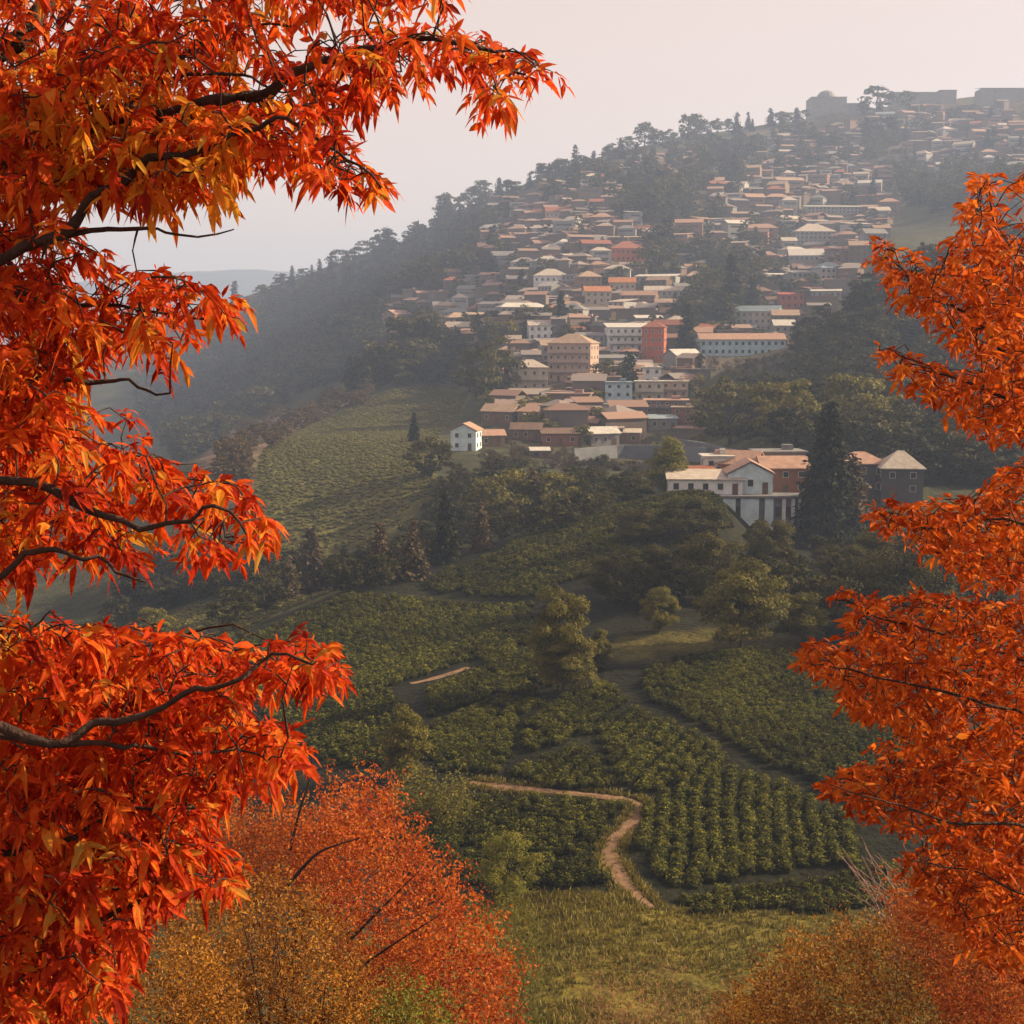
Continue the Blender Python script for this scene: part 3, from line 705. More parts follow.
def scatter_houses(target):
    k = 0; tries = 0; rows = {}
    while k < target and tries < 6000:
        tries += 1
        u, v = rng.uniform(395, 1024), rng.uniform(102, 372)
        if not in_poly([u], [v], HOUSE_PX)[0]: continue
        if any(in_poly([u], [v], w_)[0] for w_ in WOODS_PX): continue
        v = round(v / 8.5) * 8.5 + rng.normal(0, 2.2)
        p = hit(u, v, 380)
        if p is None or p[1] > 1680: continue
        if u > 870 and p[1] < 640: continue
        w = rng.choice([8, 10, 12, 15, 19, 24], p=[.16, .26, .27, .19, .09, .03]); d = rng.uniform(7, 11); h = rng.choice([3.2, 4.5, 6.2, 8.8], p=[.25, .3, .28, .17]); w *= 1.15
        if not free(p[0], p[1], max(w, d) * .40) or covers(u, v, p, w, h + 2): continue
        i = rng.choice(len(LOOKS), p=LW); rc, wc, look = LOOKS[i]
        roof = rng.choice(['gable', 'hip', 'shed', 'flat'], p=[.38, .2, .24, .18])
        size = ('small' if w < 12 else '' if w < 15 else 'wide' if w < 19 else 'long' if w < 25 else 'very long')
        o = house((p[0], p[1] + d / 2, p[2] + .3), w, d, h, R(rng.normal(-6, 20)), roof, rc, wc, 'x', 1 if p[1] < 760 else 0, group='houses packed on the hillside', name='hillside_house')
        if p[1] >= 760:
            sh = 2 if h > 5 else 1
            for s_ in range(sh):
                sm = box_me('window_row', (round(w * .7, 1), .12, 1.1), M['pane']); link('window_row', sm, o, (0, -d / 2 - .03, h * (s_ + .55) / sh))
        place_label(o, (size + ' ' + look).strip()); k += 1
    return k
scatter_houses(255)

M['town'] = mat('town_mix', (.09, .07, .055), .9, attr=True, col2=[(.13, .085, .07), (.11, .10, .10), (.17, .105, .08), (.25, .155, .12), (.14, .13, .135), (.28, .22, .19)])
def far_houses(target):
    rg = np.random.default_rng(91); m = MB(); k = 0; tries = 0
    while k < target and tries < 9000:
        tries += 1
        u, v = rg.uniform(390, 1024), rg.uniform(102, 440)
        if not (in_poly([u], [v], HOUSE_PX)[0] or in_poly([u], [v], [(500,330),(700,330),(700,440),(640,455),(560,445),(505,420)])[0]): continue
        if any(in_poly([u], [v], w_)[0] for w_ in WOODS_PX): continue
        p = hit(u, v, 360)
        if p is None or p[1] > 1680 or (u > 870 and p[1] < 640): continue
        w, d, h = rg.uniform(6, 15), rg.uniform(5, 9), rg.choice([2.6, 3.4, 5, 7])
        if not free(p[0], p[1], w * .28) or covers(u, v, p, w, h + 1.5): continue
        q = MB(); n0 = 0
        q.box((0, 0, (h - 4) / 2), (w, d, h + 4)); nw = q.n
        roof_bm(q, rg.choice(['gable', 'shed', 'hip', 'flat']), w, d, min(w, d) * .25, h, .5)
        V, T, Q, r = q.arrays(); r[:nw] = rg.uniform(0, .5); r[nw:] = rg.uniform(.5, 1)
        a = rg.normal(-.1, .4); c_, s_ = math.cos(a), math.sin(a)
        V = np.stack([V[:, 0] * c_ - V[:, 1] * s_, V[:, 0] * s_ + V[:, 1] * c_, V[:, 2]], 1) + p
        m.add(V, T, Q, r); OCC.append((p[0], p[1], w * .35)); k += 1
    tag(m.build('distant_houses', M['town']), 'small crowded houses and sheds filling the gaps of the hillside town', 'houses', kind='stuff')
    print('far houses', k)
far_houses(620)

# ------------------------------------------------------------------ named trees (pixel of base, pixel of top)
def tpx(kind, u, v, vt, label, name='broadleaf_tree', wide=1.0, ymin=60, Y=None, group=None):
    p = hit(u, v, ymin) if Y is None else at(u, v, Y)
    if p is None: raise ValueError((u, v, label))
    if Y is not None: p[2] = min(p[2], z1(p[0], p[1]))
    h = (v - vt) * p[1] / F * 1.02
    if Y is not None: h += (at(u, v, Y)[2] - p[2])
    OCC.append((p[0], p[1], h * .25 * wide))
    return tree(kind, p, h, label, name, group=group, wide=wide)
tpx('fir_near',826,540,400,'tall dark conifer standing in front of the house group, tallest tree in the valley','conifer_tree',1.05,Y=243)
tpx('rust_mid',850,540,455,'brownish bushy tree leaning against the tall dark conifer','broadleaf_tree',1.5,Y=246)
tpx('fir_mid',731,328,255,'tall dark cypress standing alone among hillside roofs','conifer_tree',1.1,ymin=420)
tpx('fir_mid',752,325,275,'shorter conifer touching the tall dark hillside cypress','conifer_tree',1.2,ymin=420)
tpx('fir_mid',686,358,302,'slim dark conifer just right of the red-orange four storey block','conifer_tree',1.2,ymin=380)
tpx('fir_mid',561,335,292,'slim dark conifer among roofs above the tall pink house','conifer_tree',1.2,ymin=380)
tpx('olive_mid',505,352,315,'small yellow-green tree on top of the big dark tree by the tea field','broadleaf_tree',1.0,ymin=380)
tpx('broad_mid',490,405,332,'big dark tree at the top corner of the pale tea field','broadleaf_tree',1.05,ymin=350)
tpx('broad_mid',470,392,352,'dark rounded tree left beside the big dark tree','broadleaf_tree',1.2,ymin=350)
tpx('limecone_near',669,494,431,'yellow-green pointed tree below the village retaining wall','broadleaf_tree',1.15,Y=258)
tpx('broad_mid',629,506,470,'dark round tree at the crest left of the yellow-green pointed tree','broadleaf_tree',1.6,Y=250)
for u, v, t, k, l in ((503,520,462,'olive_mid','first'),(533,518,466,'rust_mid','second'),(562,515,462,'olive_mid','third'),(590,510,468,'broad_mid','fourth')):
    tpx(k,u,v,t,f'bushy valley tree below the village, {l} from the left in its row','broadleaf_tree',1.1,Y=272,group='row of valley trees below the village')
for u, v, t, k, l in ((728,445,372,'broad_mid','dark park tree right of the brown terraces'),(785,445,368,'olive_mid','broad olive park tree behind the house group'),(858,445,362,'olive_mid','pale olive park tree right of the broad olive one, below the dark spur'),(905,455,395,'broad_mid','dark park tree above the rightmost pale hip roof'),(950,470,398,'broad_mid','dark tree behind the lower orange branches, right of the pale hip roof'),(990,470,400,'broad_mid','dark tree nearly hidden behind the orange branches')):
    tpx(k,u,v,t,l,'broadleaf_tree',1.15,ymin=280)
for u, v, t, w, k, l in ((405,780,692,1.0,'cone_near','brown-olive cone-shaped tree left of the path end, standing in the tea'),(560,690,578,.72,'olive_near','tall narrow olive tree in the middle of the tea garden'),(566,692,628,1.3,'olive_near','round olive tree at the foot of the tall narrow one'),(600,668,624,1.2,'cone_near','brownish low tree right of the tall narrow olive tree'),(742,652,553,1.15,'olive_near','large round tree with bright top at the head of the tea plots'),(712,606,528,1.1,'broad_near','dark tree behind the large round bright-topped tree'),(768,572,514,1.05,'broad_near','dark tree standing under the pillared lower storey'),(659,632,584,1.05,'olive_near','small round bright-topped tree on the dark bank'),(640,600,538,1.2,'broad_near','dark broad tree on the bank above the small round tree'),(606,600,552,1.1,'broad_near','dark broad tree left of the bank'),(800,645,586,1.2,'olive_near','olive tree right of the large round tree'),(690,545,495,1.6,'broad_near','wide dark bush-like tree on the crest left of the pillared lower storey'),(640,545,505,1.5,'broad_near','low dark tree on the crest of the tea ridge'),(852,640,560,1.2,'broad_near','dark tree above the upper tea plot beside the orange branches'),(905,640,540,1.2,'broad_near','dark tree showing between the orange branches'),(840,580,540,1.6,'broad_near','low dark tree below the tall dark conifer'),(880,575,528,1.4,'broad_near','dark tree below the rightmost houses'),(930,600,520,1.2,'broad_near','large dark tree behind the middle of the orange foliage')):
    tpx(k,u,v,t,l,'broadleaf_tree',w)
tpx('lime_near',510,905,820,'light green young tree standing at the edge of the meadow','broadleaf_tree',1.15)
# valley belt
for u, v, t, k, l in ((312,592,525,'rust_mid','tall brown conifer in the valley belt behind the maple tips'),(290,600,556,'rust_mid','short brown conifer at the left end of the valley belt'),(380,582,520,'rust_mid','tall brown conifer in the middle of the valley belt'),(413,578,518,'rust_mid','brown conifer right beside the tallest one of the valley belt'),(446,562,488,'fir_mid','dark conifer rising behind the right end of the tea crest'),(482,550,503,'rust_mid','brown conifer at the right end of the valley belt'),(345,585,545,'fir_mid','short dark conifer between the tall brown ones'),(265,612,570,'broad_mid','dark round tree at the lower left of the valley belt'),(232,632,585,'broad_mid','dark tree at the low pale field'),(240,640,620,'broad_mid','little round tree standing on the low pale field'),(158,640,600,'olive_mid','round olive tree left of the low pale field'),(430,478,432,'broad_mid','dark tree below the white-blue gabled house'),(414,442,412,'fir_mid','small dark conifer standing alone on the pale tea field')):
    tpx(k,u,v,t,l,'conifer_tree' if k in ('rust_mid', 'fir_mid') else 'broadleaf_tree',1.2 if k != 'broad_mid' else 1.3,ymin=200)

# ------------------------------------------------------------------ woods: individual far trees, then the mass
def ridge_y(u):
    return np.interp(u, [0,100,180,240,290,330,380,420,460,540,640,690,760,830,920,1024], [385,350,325,303,285,268,250,232,212,180,146,135,125,112,103,96])
def scatter_trees():
    k = 0
    for u in np.arange(120, 1024, 9.5):                   # along the skyline
        uu = u + rng.normal(0, 3)
        v = ridge_y(uu) + rng.uniform(2, 7); p = hit(uu, v, 1150)
        if p is None or 808 < uu < 858 or (uu > 880 and rng.random() < .75): continue
        hm = rng.uniform(12, 20) if rng.random() < .75 else rng.uniform(20, 30)
        kd = 'fir_far' if rng.random() < .4 else 'broad_far'
        o = tree(kd, p, hm, 'x', 'conifer_tree' if kd == 'fir_far' else 'broadleaf_tree', group='trees along the ridge line', wide=rng.uniform(.9, 1.4))
        place_label(o, 'pointed skyline tree' if kd == 'fir_far' else 'round skyline tree'); k += 1
    tries = 0
    while k < 250 and tries < 4000:                        # among the houses and in the dark woods
        tries += 1
        u, v = rng.uniform(395, 1024), rng.uniform(105, 460)
        wood = any(in_poly([u], [v], w_)[0] for w_ in WOODS_PX)
        town = in_poly([u], [v], TOWN)[0]
        if not (wood or (town and rng.random() < .30)): continue
        p = hit(u, v, 330)
        h = rng.uniform(14, 24) if wood else rng.uniform(9, 18)
        if p is None or p[1] > 1640 or not free(p[0], p[1], 1.5) or covers(u, v, p, h * .6, h): continue
        kd = rng.choice(['fir_far', 'broad_far', 'broad_mid'], p=[.3, .45, .25])
        o = tree(kd, p, h, 'x', 'conifer_tree' if kd == 'fir_far' else 'broadleaf_tree', group='trees among the hillside houses', wide=rng.uniform(1, 1.5))
        place_label(o, ('dark pointed tree' if kd == 'fir_far' else 'dark round tree') + ('' if wood else ' among roofs')); k += 1
scatter_trees()
flush_labels()

def mass(name, label, px_polys, count, arrs, material, hr, ymin=200, ymax=1690, cat='woods', seed=5, wide=(1, 1.5)):
    rg = np.random.default_rng(seed); m = MB()
    for poly, cnt in zip(px_polys, count):
        pu = [p[0] for p in poly]; pv = [p[1] for p in poly]; k = 0; tries = 0
        while k < cnt and tries < cnt * 6:
            tries += 1
            u, v = rg.uniform(min(pu), max(pu)), rg.uniform(min(pv), max(pv))
            if not in_poly([u], [v], poly)[0]: continue
            p = hit(u, v, ymin)
            if p is None or p[1] > ymax or not free(p[0], p[1], 1.0) or covers(u, v, p, hr[1] * .8, hr[1]): continue
            V, Q, r = arrs[rg.integers(len(arrs))]
            h = rg.uniform(*hr); w = h * rg.uniform(*wide); th = rg.uniform(0, 6.28); c_, s_ = math.cos(th), math.sin(th)
            W = np.stack([(V[:, 0] * c_ - V[:, 1] * s_) * w, (V[:, 0] * s_ + V[:, 1] * c_) * w, V[:, 2] * h], 1) + p - (0, 0, .05 * h)
            m.add(W, Q=Q, r=np.clip(r + rg.normal(0, .15), 0, 1)); k += 1
    o = m.build(name, material); return tag(o, label, cat, kind='stuff')
far_arr = [crown_broad(s, 22, 18, .11, .38, .0) for s in (61, 62, 63)] + [crown_fir(s, 10, 5, .14, .2, .0) for s in (64, 65)]
mid_arr = [crown_broad(s, 24, 34, .075, .38, .02) for s in (66, 67, 68)]
mass('distant_woods', 'dark woods covering the hazy hillside left of the town', [
    [(130,400),(200,340),(300,290),(380,255),(470,212),(500,260),(470,285),(395,300),(400,340),(340,380),(250,420),(180,470)],
    [(395,340),(460,355),(475,385),(440,380),(370,392),(340,400)], [(640,160),(700,150),(800,135),(860,140),(880,170),(700,180),(600,200),(540,190)],
    [(880,165),(1024,175),(1024,220),(890,210)], [(690,250),(760,250),(770,330),(690,360)]], [620, 60, 120, 90, 40], far_arr, M['broad'], (10, 20), ymin=380)
mass('town_shrubbery', 'dark shrubs and small trees growing between the crowded hillside houses', [HOUSE_PX], [420], mid_arr, M['broad'], (5, 12), ymin=380, seed=15, wide=(.8, 1.3))
mass('spur_woods', 'dark shrubs and trees covering the spur right of the village', [
    [(770,370),(800,352),(840,314),(880,288),(940,264),(1024,240),(1024,400),(900,380),(790,400)], [(700,430),(760,400),(1024,400),(1024,500),(930,500),(905,465),(760,455)]], [260, 130], mid_arr, M['broad'], (6, 12), ymin=280)
mass('valley_woods', 'dark trees filling the valley below the village and the pale field', [
    [(100,640),(150,560),(250,562),(330,575),(415,555),(440,480),(470,462),(500,480),(640,480),(640,505),(520,545),(440,555),(380,590),(300,600),(240,600),(180,605)],
    [(690,575),(760,560),(900,560),(1000,565),(1000,640),(880,650),(820,650),(780,600),(690,600),(620,610),(600,580)]], [230, 60], mid_arr, M['broad'], (3.5, 7.5), ymin=165, seed=8)
mass('low_shrubs', 'low brown and olive shrubs along the lower edge of the village', [[(478,448),(500,440),(580,440),(585,455),(620,470),(560,470),(480,462)], [(690,350),(790,350),(800,372),(700,378)]], [130, 90], mid_arr, M['rust'], (1.2, 2.6), ymin=300, seed=19)
mass('scrub', 'brownish dry scrub beside the pale tea field', [[(205,470),(235,432),(300,408),(372,392),(372,402),(300,432),(255,462),(240,510)]], [110], mid_arr, M['rust'], (4, 8), ymin=330, seed=9)
mass('village_shrubs', 'olive shrubs between the village houses', [[(480,400),(700,380),(700,455),(560,470),(500,440)], [(700,380),(770,372),(770,440),(700,440)]], [90, 40], mid_arr, M['olive'], (3, 7), ymin=330, seed=10)

# ------------------------------------------------------------------ tea
def tea_bush(seed, leaves, leaf):
    rg = np.random.default_rng(seed)
    d = unit(rg.normal(size=(leaves, 3))); d[:, 2] = np.abs(d[:, 2])
    lump = 1 + .16 * np.sin(d[:, 0] * 5 + seed) * np.cos(d[:, 1] * 4 + seed * 2)
    C = d * lump[:, None] * np.array((.56, .56, .62)) * rg.uniform(.8, 1.08, leaves)[:, None]
    C[:, 2] = np.minimum(C[:, 2], .56 + .06 * rg.random(leaves)) + .22
    V, Q = leaf_quads(C, unit(d + rg.normal(size=d.shape) * .42 + (0, 0, .1)), leaf, .6, rg)
    r = np.repeat(np.clip(.10 + .55 * (C[:, 2] / .8) ** 2 + rg.normal(0, .17, leaves), 0, 1), 4)      # paler upwards: sunlit tops painted into the leaf colour, along with young flush
    # woody heart
    th = np.linspace(0, 2 * math.pi, 8)[:-1]
    ring0 = np.stack([.36 * np.cos(th), .36 * np.sin(th), 0 * th - .1], 1); ring1 = np.stack([.44 * np.cos(th), .44 * np.sin(th), 0 * th + .42], 1)
    n0 = len(V); V = np.concatenate([V, ring0, ring1, [[0, 0, .68]]])
    Q2 = np.array([[n0 + i, n0 + (i + 1) % 7, n0 + 7 + (i + 1) % 7, n0 + 7 + i] for i in range(7)]); T = np.array([[n0 + 7 + i, n0 + 7 + (i + 1) % 7, n0 + 14] for i in range(7)])
    return V, T, np.concatenate([Q, Q2]), np.concatenate([r, np.zeros(15)])
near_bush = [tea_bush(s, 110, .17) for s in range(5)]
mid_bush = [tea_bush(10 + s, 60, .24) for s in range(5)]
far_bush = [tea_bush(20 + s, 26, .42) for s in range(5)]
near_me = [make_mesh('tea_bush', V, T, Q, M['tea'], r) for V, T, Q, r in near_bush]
PLOTS = [  # pixel outline, row angle in degrees, spacing, mode
 ('A', [(644,803),(690,782),(735,770),(790,784),(850,818),(862,866),(800,872),(730,882),(690,892),(655,884),(638,850)], 82, 'ind', 'clipped tea bush in the rows right of the path bend'),
 ('B', [(594,742),(600,722),(632,710),(700,738),(738,764),(700,784),(655,794),(632,794),(610,768)], 65, 'ind', 'clipped tea bush in the rounded plot above the path bend'),
 ('D', [(500,777),(535,764),(590,744),(602,768),(618,792),(560,790)], 60, 'ind', 'clipped tea bush in the small triangular plot above the path'),
 ('C', [(634,688),(650,664),(690,655),(790,650),(870,700),(960,740),(900,800),(860,812),(800,780),(748,757),(704,727),(650,705)], 20, 'near', None),
 ('E', [(517,750),(522,722),(600,682),(630,702),(592,733),(535,755)], 60, 'near', None),
 ('N', [(440,775),(496,775),(511,754),(516,722),(545,704),(500,698),(430,725),(425,760)], 50, 'near', None),
 ('F', [(380,840),(420,800),(480,795),(560,800),(628,806),(598,845),(603,870),(618,890),(540,893),(430,893),(400,870)], 15, 'near', None),
 ('G', [(676,898),(760,885),(860,874),(950,870),(960,906),(850,912),(680,912)], 10, 'near', None),
 ('H', [(225,645),(290,618),(350,594),(430,600),(534,604),(545,640),(500,652),(450,668),(415,680),(380,690),(420,730),(420,770),(330,775),(260,720)], 25, 'mid', None),
 ('J', [(425,690),(470,672),(500,660),(545,700),(500,694),(428,720)], 40, 'mid', None),
 ('K', [(478,660),(500,650),(548,648),(555,690),(505,680)], 10, 'mid', None),
 ('I', [(415,590),(440,572),(500,552),(560,522),(640,503),(720,500),(740,532),(690,560),(610,575),(560,586),(538,600),(480,600)], 12, 'mid', None),
]
def plot_points(poly, ang, row, along, rg, jit=.14):
    w = np.array([hit(u, v, 60) for u, v in poly])[:, :2]
    w = w.mean(0) + (w - w.mean(0)) * .965
    a = R(ang); e1 = np.array((math.cos(a), math.sin(a))); e2 = np.array((-e1[1], e1[0]))
    q = np.stack([w @ e1, w @ e2], 1); lo, hi = q.min(0), q.max(0)
    A1, B1 = np.meshgrid(np.arange(lo[0], hi[0], along), np.arange(lo[1], hi[1], row))
    A1 = A1 + (np.arange(A1.shape[0]) % 2)[:, None] * along * .5
    A1 = A1 + rg.normal(0, jit * along, A1.shape); B1 = B1 + rg.normal(0, jit * .6 * row, B1.shape) + .5 * fbm(A1 / 7, B1 / 7)
    p = A1.ravel()[:, None] * e1 + B1.ravel()[:, None] * e2
    return p[in_poly(p[:, 0], p[:, 1], [tuple(t) for t in w])]
def scatter_mesh(m, arrs, p, sc_, rg, squash=1.0):
    z = zfun(p[:, 0], p[:, 1]); kind = rg.integers(len(arrs), size=len(p)); th = rg.uniform(0, 6.28, len(p)); hue = rg.normal(0, .1, len(p))
    pat = fbm(p[:, 0] / 5, p[:, 1] / 5) * .35
    for a in range(len(arrs)):
        i = np.where(kind == a)[0]
        if not len(i): continue
        V, T, Q, r = arrs[a]; c_, s_ = np.cos(th[i])[:, None], np.sin(th[i])[:, None]; s = sc_[i][:, None]
        W = np.stack([(V[None, :, 0] * c_ - V[None, :, 1] * s_) * s + p[i, 0][:, None], (V[None, :, 0] * s_ + V[None, :, 1] * c_) * s + p[i, 1][:, None], V[None, :, 2] * s * squash + z[i][:, None]], -1)
        off = (np.arange(len(i)) * len(V))[:, None, None]
        m.add(W, T=(T[None] + off).reshape(-1, 3) if T is not None else None, Q=(Q[None] + off).reshape(-1, 4), r=np.clip(r[None] + hue[i][:, None] + pat[i][:, None], 0, 1).ravel())
def build_tea():
    rg = np.random.default_rng(77); rest = MB(); used = 0
    for key, poly, ang, mode, label in PLOTS:
        if mode == 'ind':
            p = plot_points(poly, ang, 1.35, .86, rg)
            over = p[max(0, 298 - used):]
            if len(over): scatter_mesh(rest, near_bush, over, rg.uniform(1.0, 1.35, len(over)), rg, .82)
            for x, y in p[:max(0, 298 - used)]:
                s = rg.uniform(1.0, 1.35)
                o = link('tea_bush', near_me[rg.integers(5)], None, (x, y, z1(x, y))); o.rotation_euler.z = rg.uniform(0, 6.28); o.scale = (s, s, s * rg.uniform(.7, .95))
                tag(o, label, 'tea bush', label.replace('clipped tea bush', 'tea bushes')); used += 1
        else:
            sp = (1.3, .82) if mode == 'near' else (1.5, .85)
            p = plot_points(poly, ang, *sp, rg)
            p = p[rg.random(len(p)) < .96]
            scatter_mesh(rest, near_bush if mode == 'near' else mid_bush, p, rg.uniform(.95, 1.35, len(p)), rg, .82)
    print('tea individuals', used, 'rest verts', rest.n)
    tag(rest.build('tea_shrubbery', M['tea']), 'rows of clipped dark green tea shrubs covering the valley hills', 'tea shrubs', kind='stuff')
    pale = MB()
    for nm, ang in (('field_left', 25), ('field_low', 20)):
        p = plot_points(FIELDS[nm], ang, 2.1, 1.15, rg, .45)
        scatter_mesh(pale, far_bush, p, rg.uniform(.9, 1.5, len(p)), rg, .5)
    tag(pale.build('pale_tea_shrubbery', M['tea_pale']), 'pale sunlit tea shrubs covering the rounded field left of the village', 'tea shrubs', kind='stuff')
build_tea()

# ------------------------------------------------------------------ meadow grass
def build_grass():
    rg = np.random.default_rng(5); w = np.array([hit(u, min(v, 1023), 60) for u, v in MEADOW if v < 1100])[:, :2]
    lo = np.array((-40, 66)); hi = np.array((45, 98)); p = rg.uniform(lo, hi, (26000, 2))
    z = zfun(p[:, 0], p[:, 1]); u, v = project(p[:, 0], p[:, 1], z); k = in_poly(u, v, MEADOW); p, z = p[k], z[k]
    w2 = np.array([hit(a_, b_)[:2] for a_, b_ in PATH_PX]); t_ = rg.uniform(0, len(w2) - 1.01, 1500); i_ = t_.astype(int); f_ = (t_ - i_)[:, None]
    e_ = w2[i_] * (1 - f_) + w2[i_ + 1] * f_; n_ = unit(w2[i_ + 1] - w2[i_]); n_ = np.stack([-n_[:, 1], n_[:, 0]], 1)
    e_ = e_ + n_ * (rg.choice([-1, 1], 1500) * rg.uniform(.45, 1.3, 1500))[:, None]
    p = np.concatenate([p, e_]); z = np.concatenate([z, zfun(e_[:, 0], e_[:, 1])])
    pat = fbm(p[:, 0] / 3.5, p[:, 1] / 2.2, 3)
    keep = pat > -.36; p, z, pat = p[keep], z[keep], pat[keep]
    V, r = [], []
    for b in range(3):
        k = len(p); th = rg.uniform(0, 6.28, k); L = rg.uniform(.18, .5, k) * (1 + pat * .9); lean = rg.uniform(.2, .8, k)
        base = np.stack([p[:, 0] + rg.normal(0, .1, k), p[:, 1] + rg.normal(0, .1, k), z - .02], 1); dx = np.stack([np.cos(th), np.sin(th), 0 * th], 1); sd = np.stack([-np.sin(th), np.cos(th), 0 * th], 1) * .05
        up = np.array((0, 0, 1.))
        mid = base + dx * (L * lean * .4)[:, None] + up * (L * .6)[:, None]; tip = base + dx * (L * lean)[:, None] + up * (L * .95)[:, None]
        V.append(np.stack([base - sd, base + sd, mid + sd * .8, tip], 1)); r.append(np.clip(.5 + pat + rg.normal(0, .18, k), 0, 1))
    V = np.concatenate(V); r = np.repeat(np.concatenate(r), 4)
    tag(link('meadow_grass', make_mesh('meadow_grass', V.reshape(-1, 3), None, np.arange(len(V) * 4).reshape(-1, 4), M['grass'], r)), 'olive green tufted grass of the flat meadow', 'grass', kind='stuff')
build_grass()

# ------------------------------------------------------------------ autumn trees close to the camera
def px_line(pts, Y0, Y1=None):
    Y1 = Y1 or Y0; k = len(pts)
    return np.array([at(u, v, Y0 + (Y1 - Y0) * i / (k - 1)) for i, (u, v) in enumerate(pts)])
def smooth_line(p, sub=5):
    p = np.asarray(p); t = np.arange(len(p)); tt = np.linspace(0, len(p) - 1, (len(p) - 1) * sub + 1)
    q = np.stack([np.interp(tt, t, p[:, k]) for k in range(3)], 1)
    for _ in range(3): q[1:-1] = (q[:-2] + 2 * q[1:-1] + q[2:]) / 4
    return q
def sample_mask(polys, count, rg, gaps=()):
    out = []
    areas = []
    for p in polys:
        x = np.array(p); areas.append(.5 * abs(np.dot(x[:, 0], np.roll(x[:, 1], 1)) - np.dot(x[:, 1], np.roll(x[:, 0], 1))))
    for p, a in zip(polys, areas):
        x = np.array(p); need = int(count * a / sum(areas)); got = 0
        while got < need:
            q = rg.uniform(x.min(0), x.max(0), (need * 2, 2)); q = q[in_poly(q[:, 0], q[:, 1], p)]
            for g in gaps: q = q[~in_poly(q[:, 0], q[:, 1], g)]
            if not len(q): break
            q = q[:need - got]; out.append(q); got += len(q)
    return np.concatenate(out)
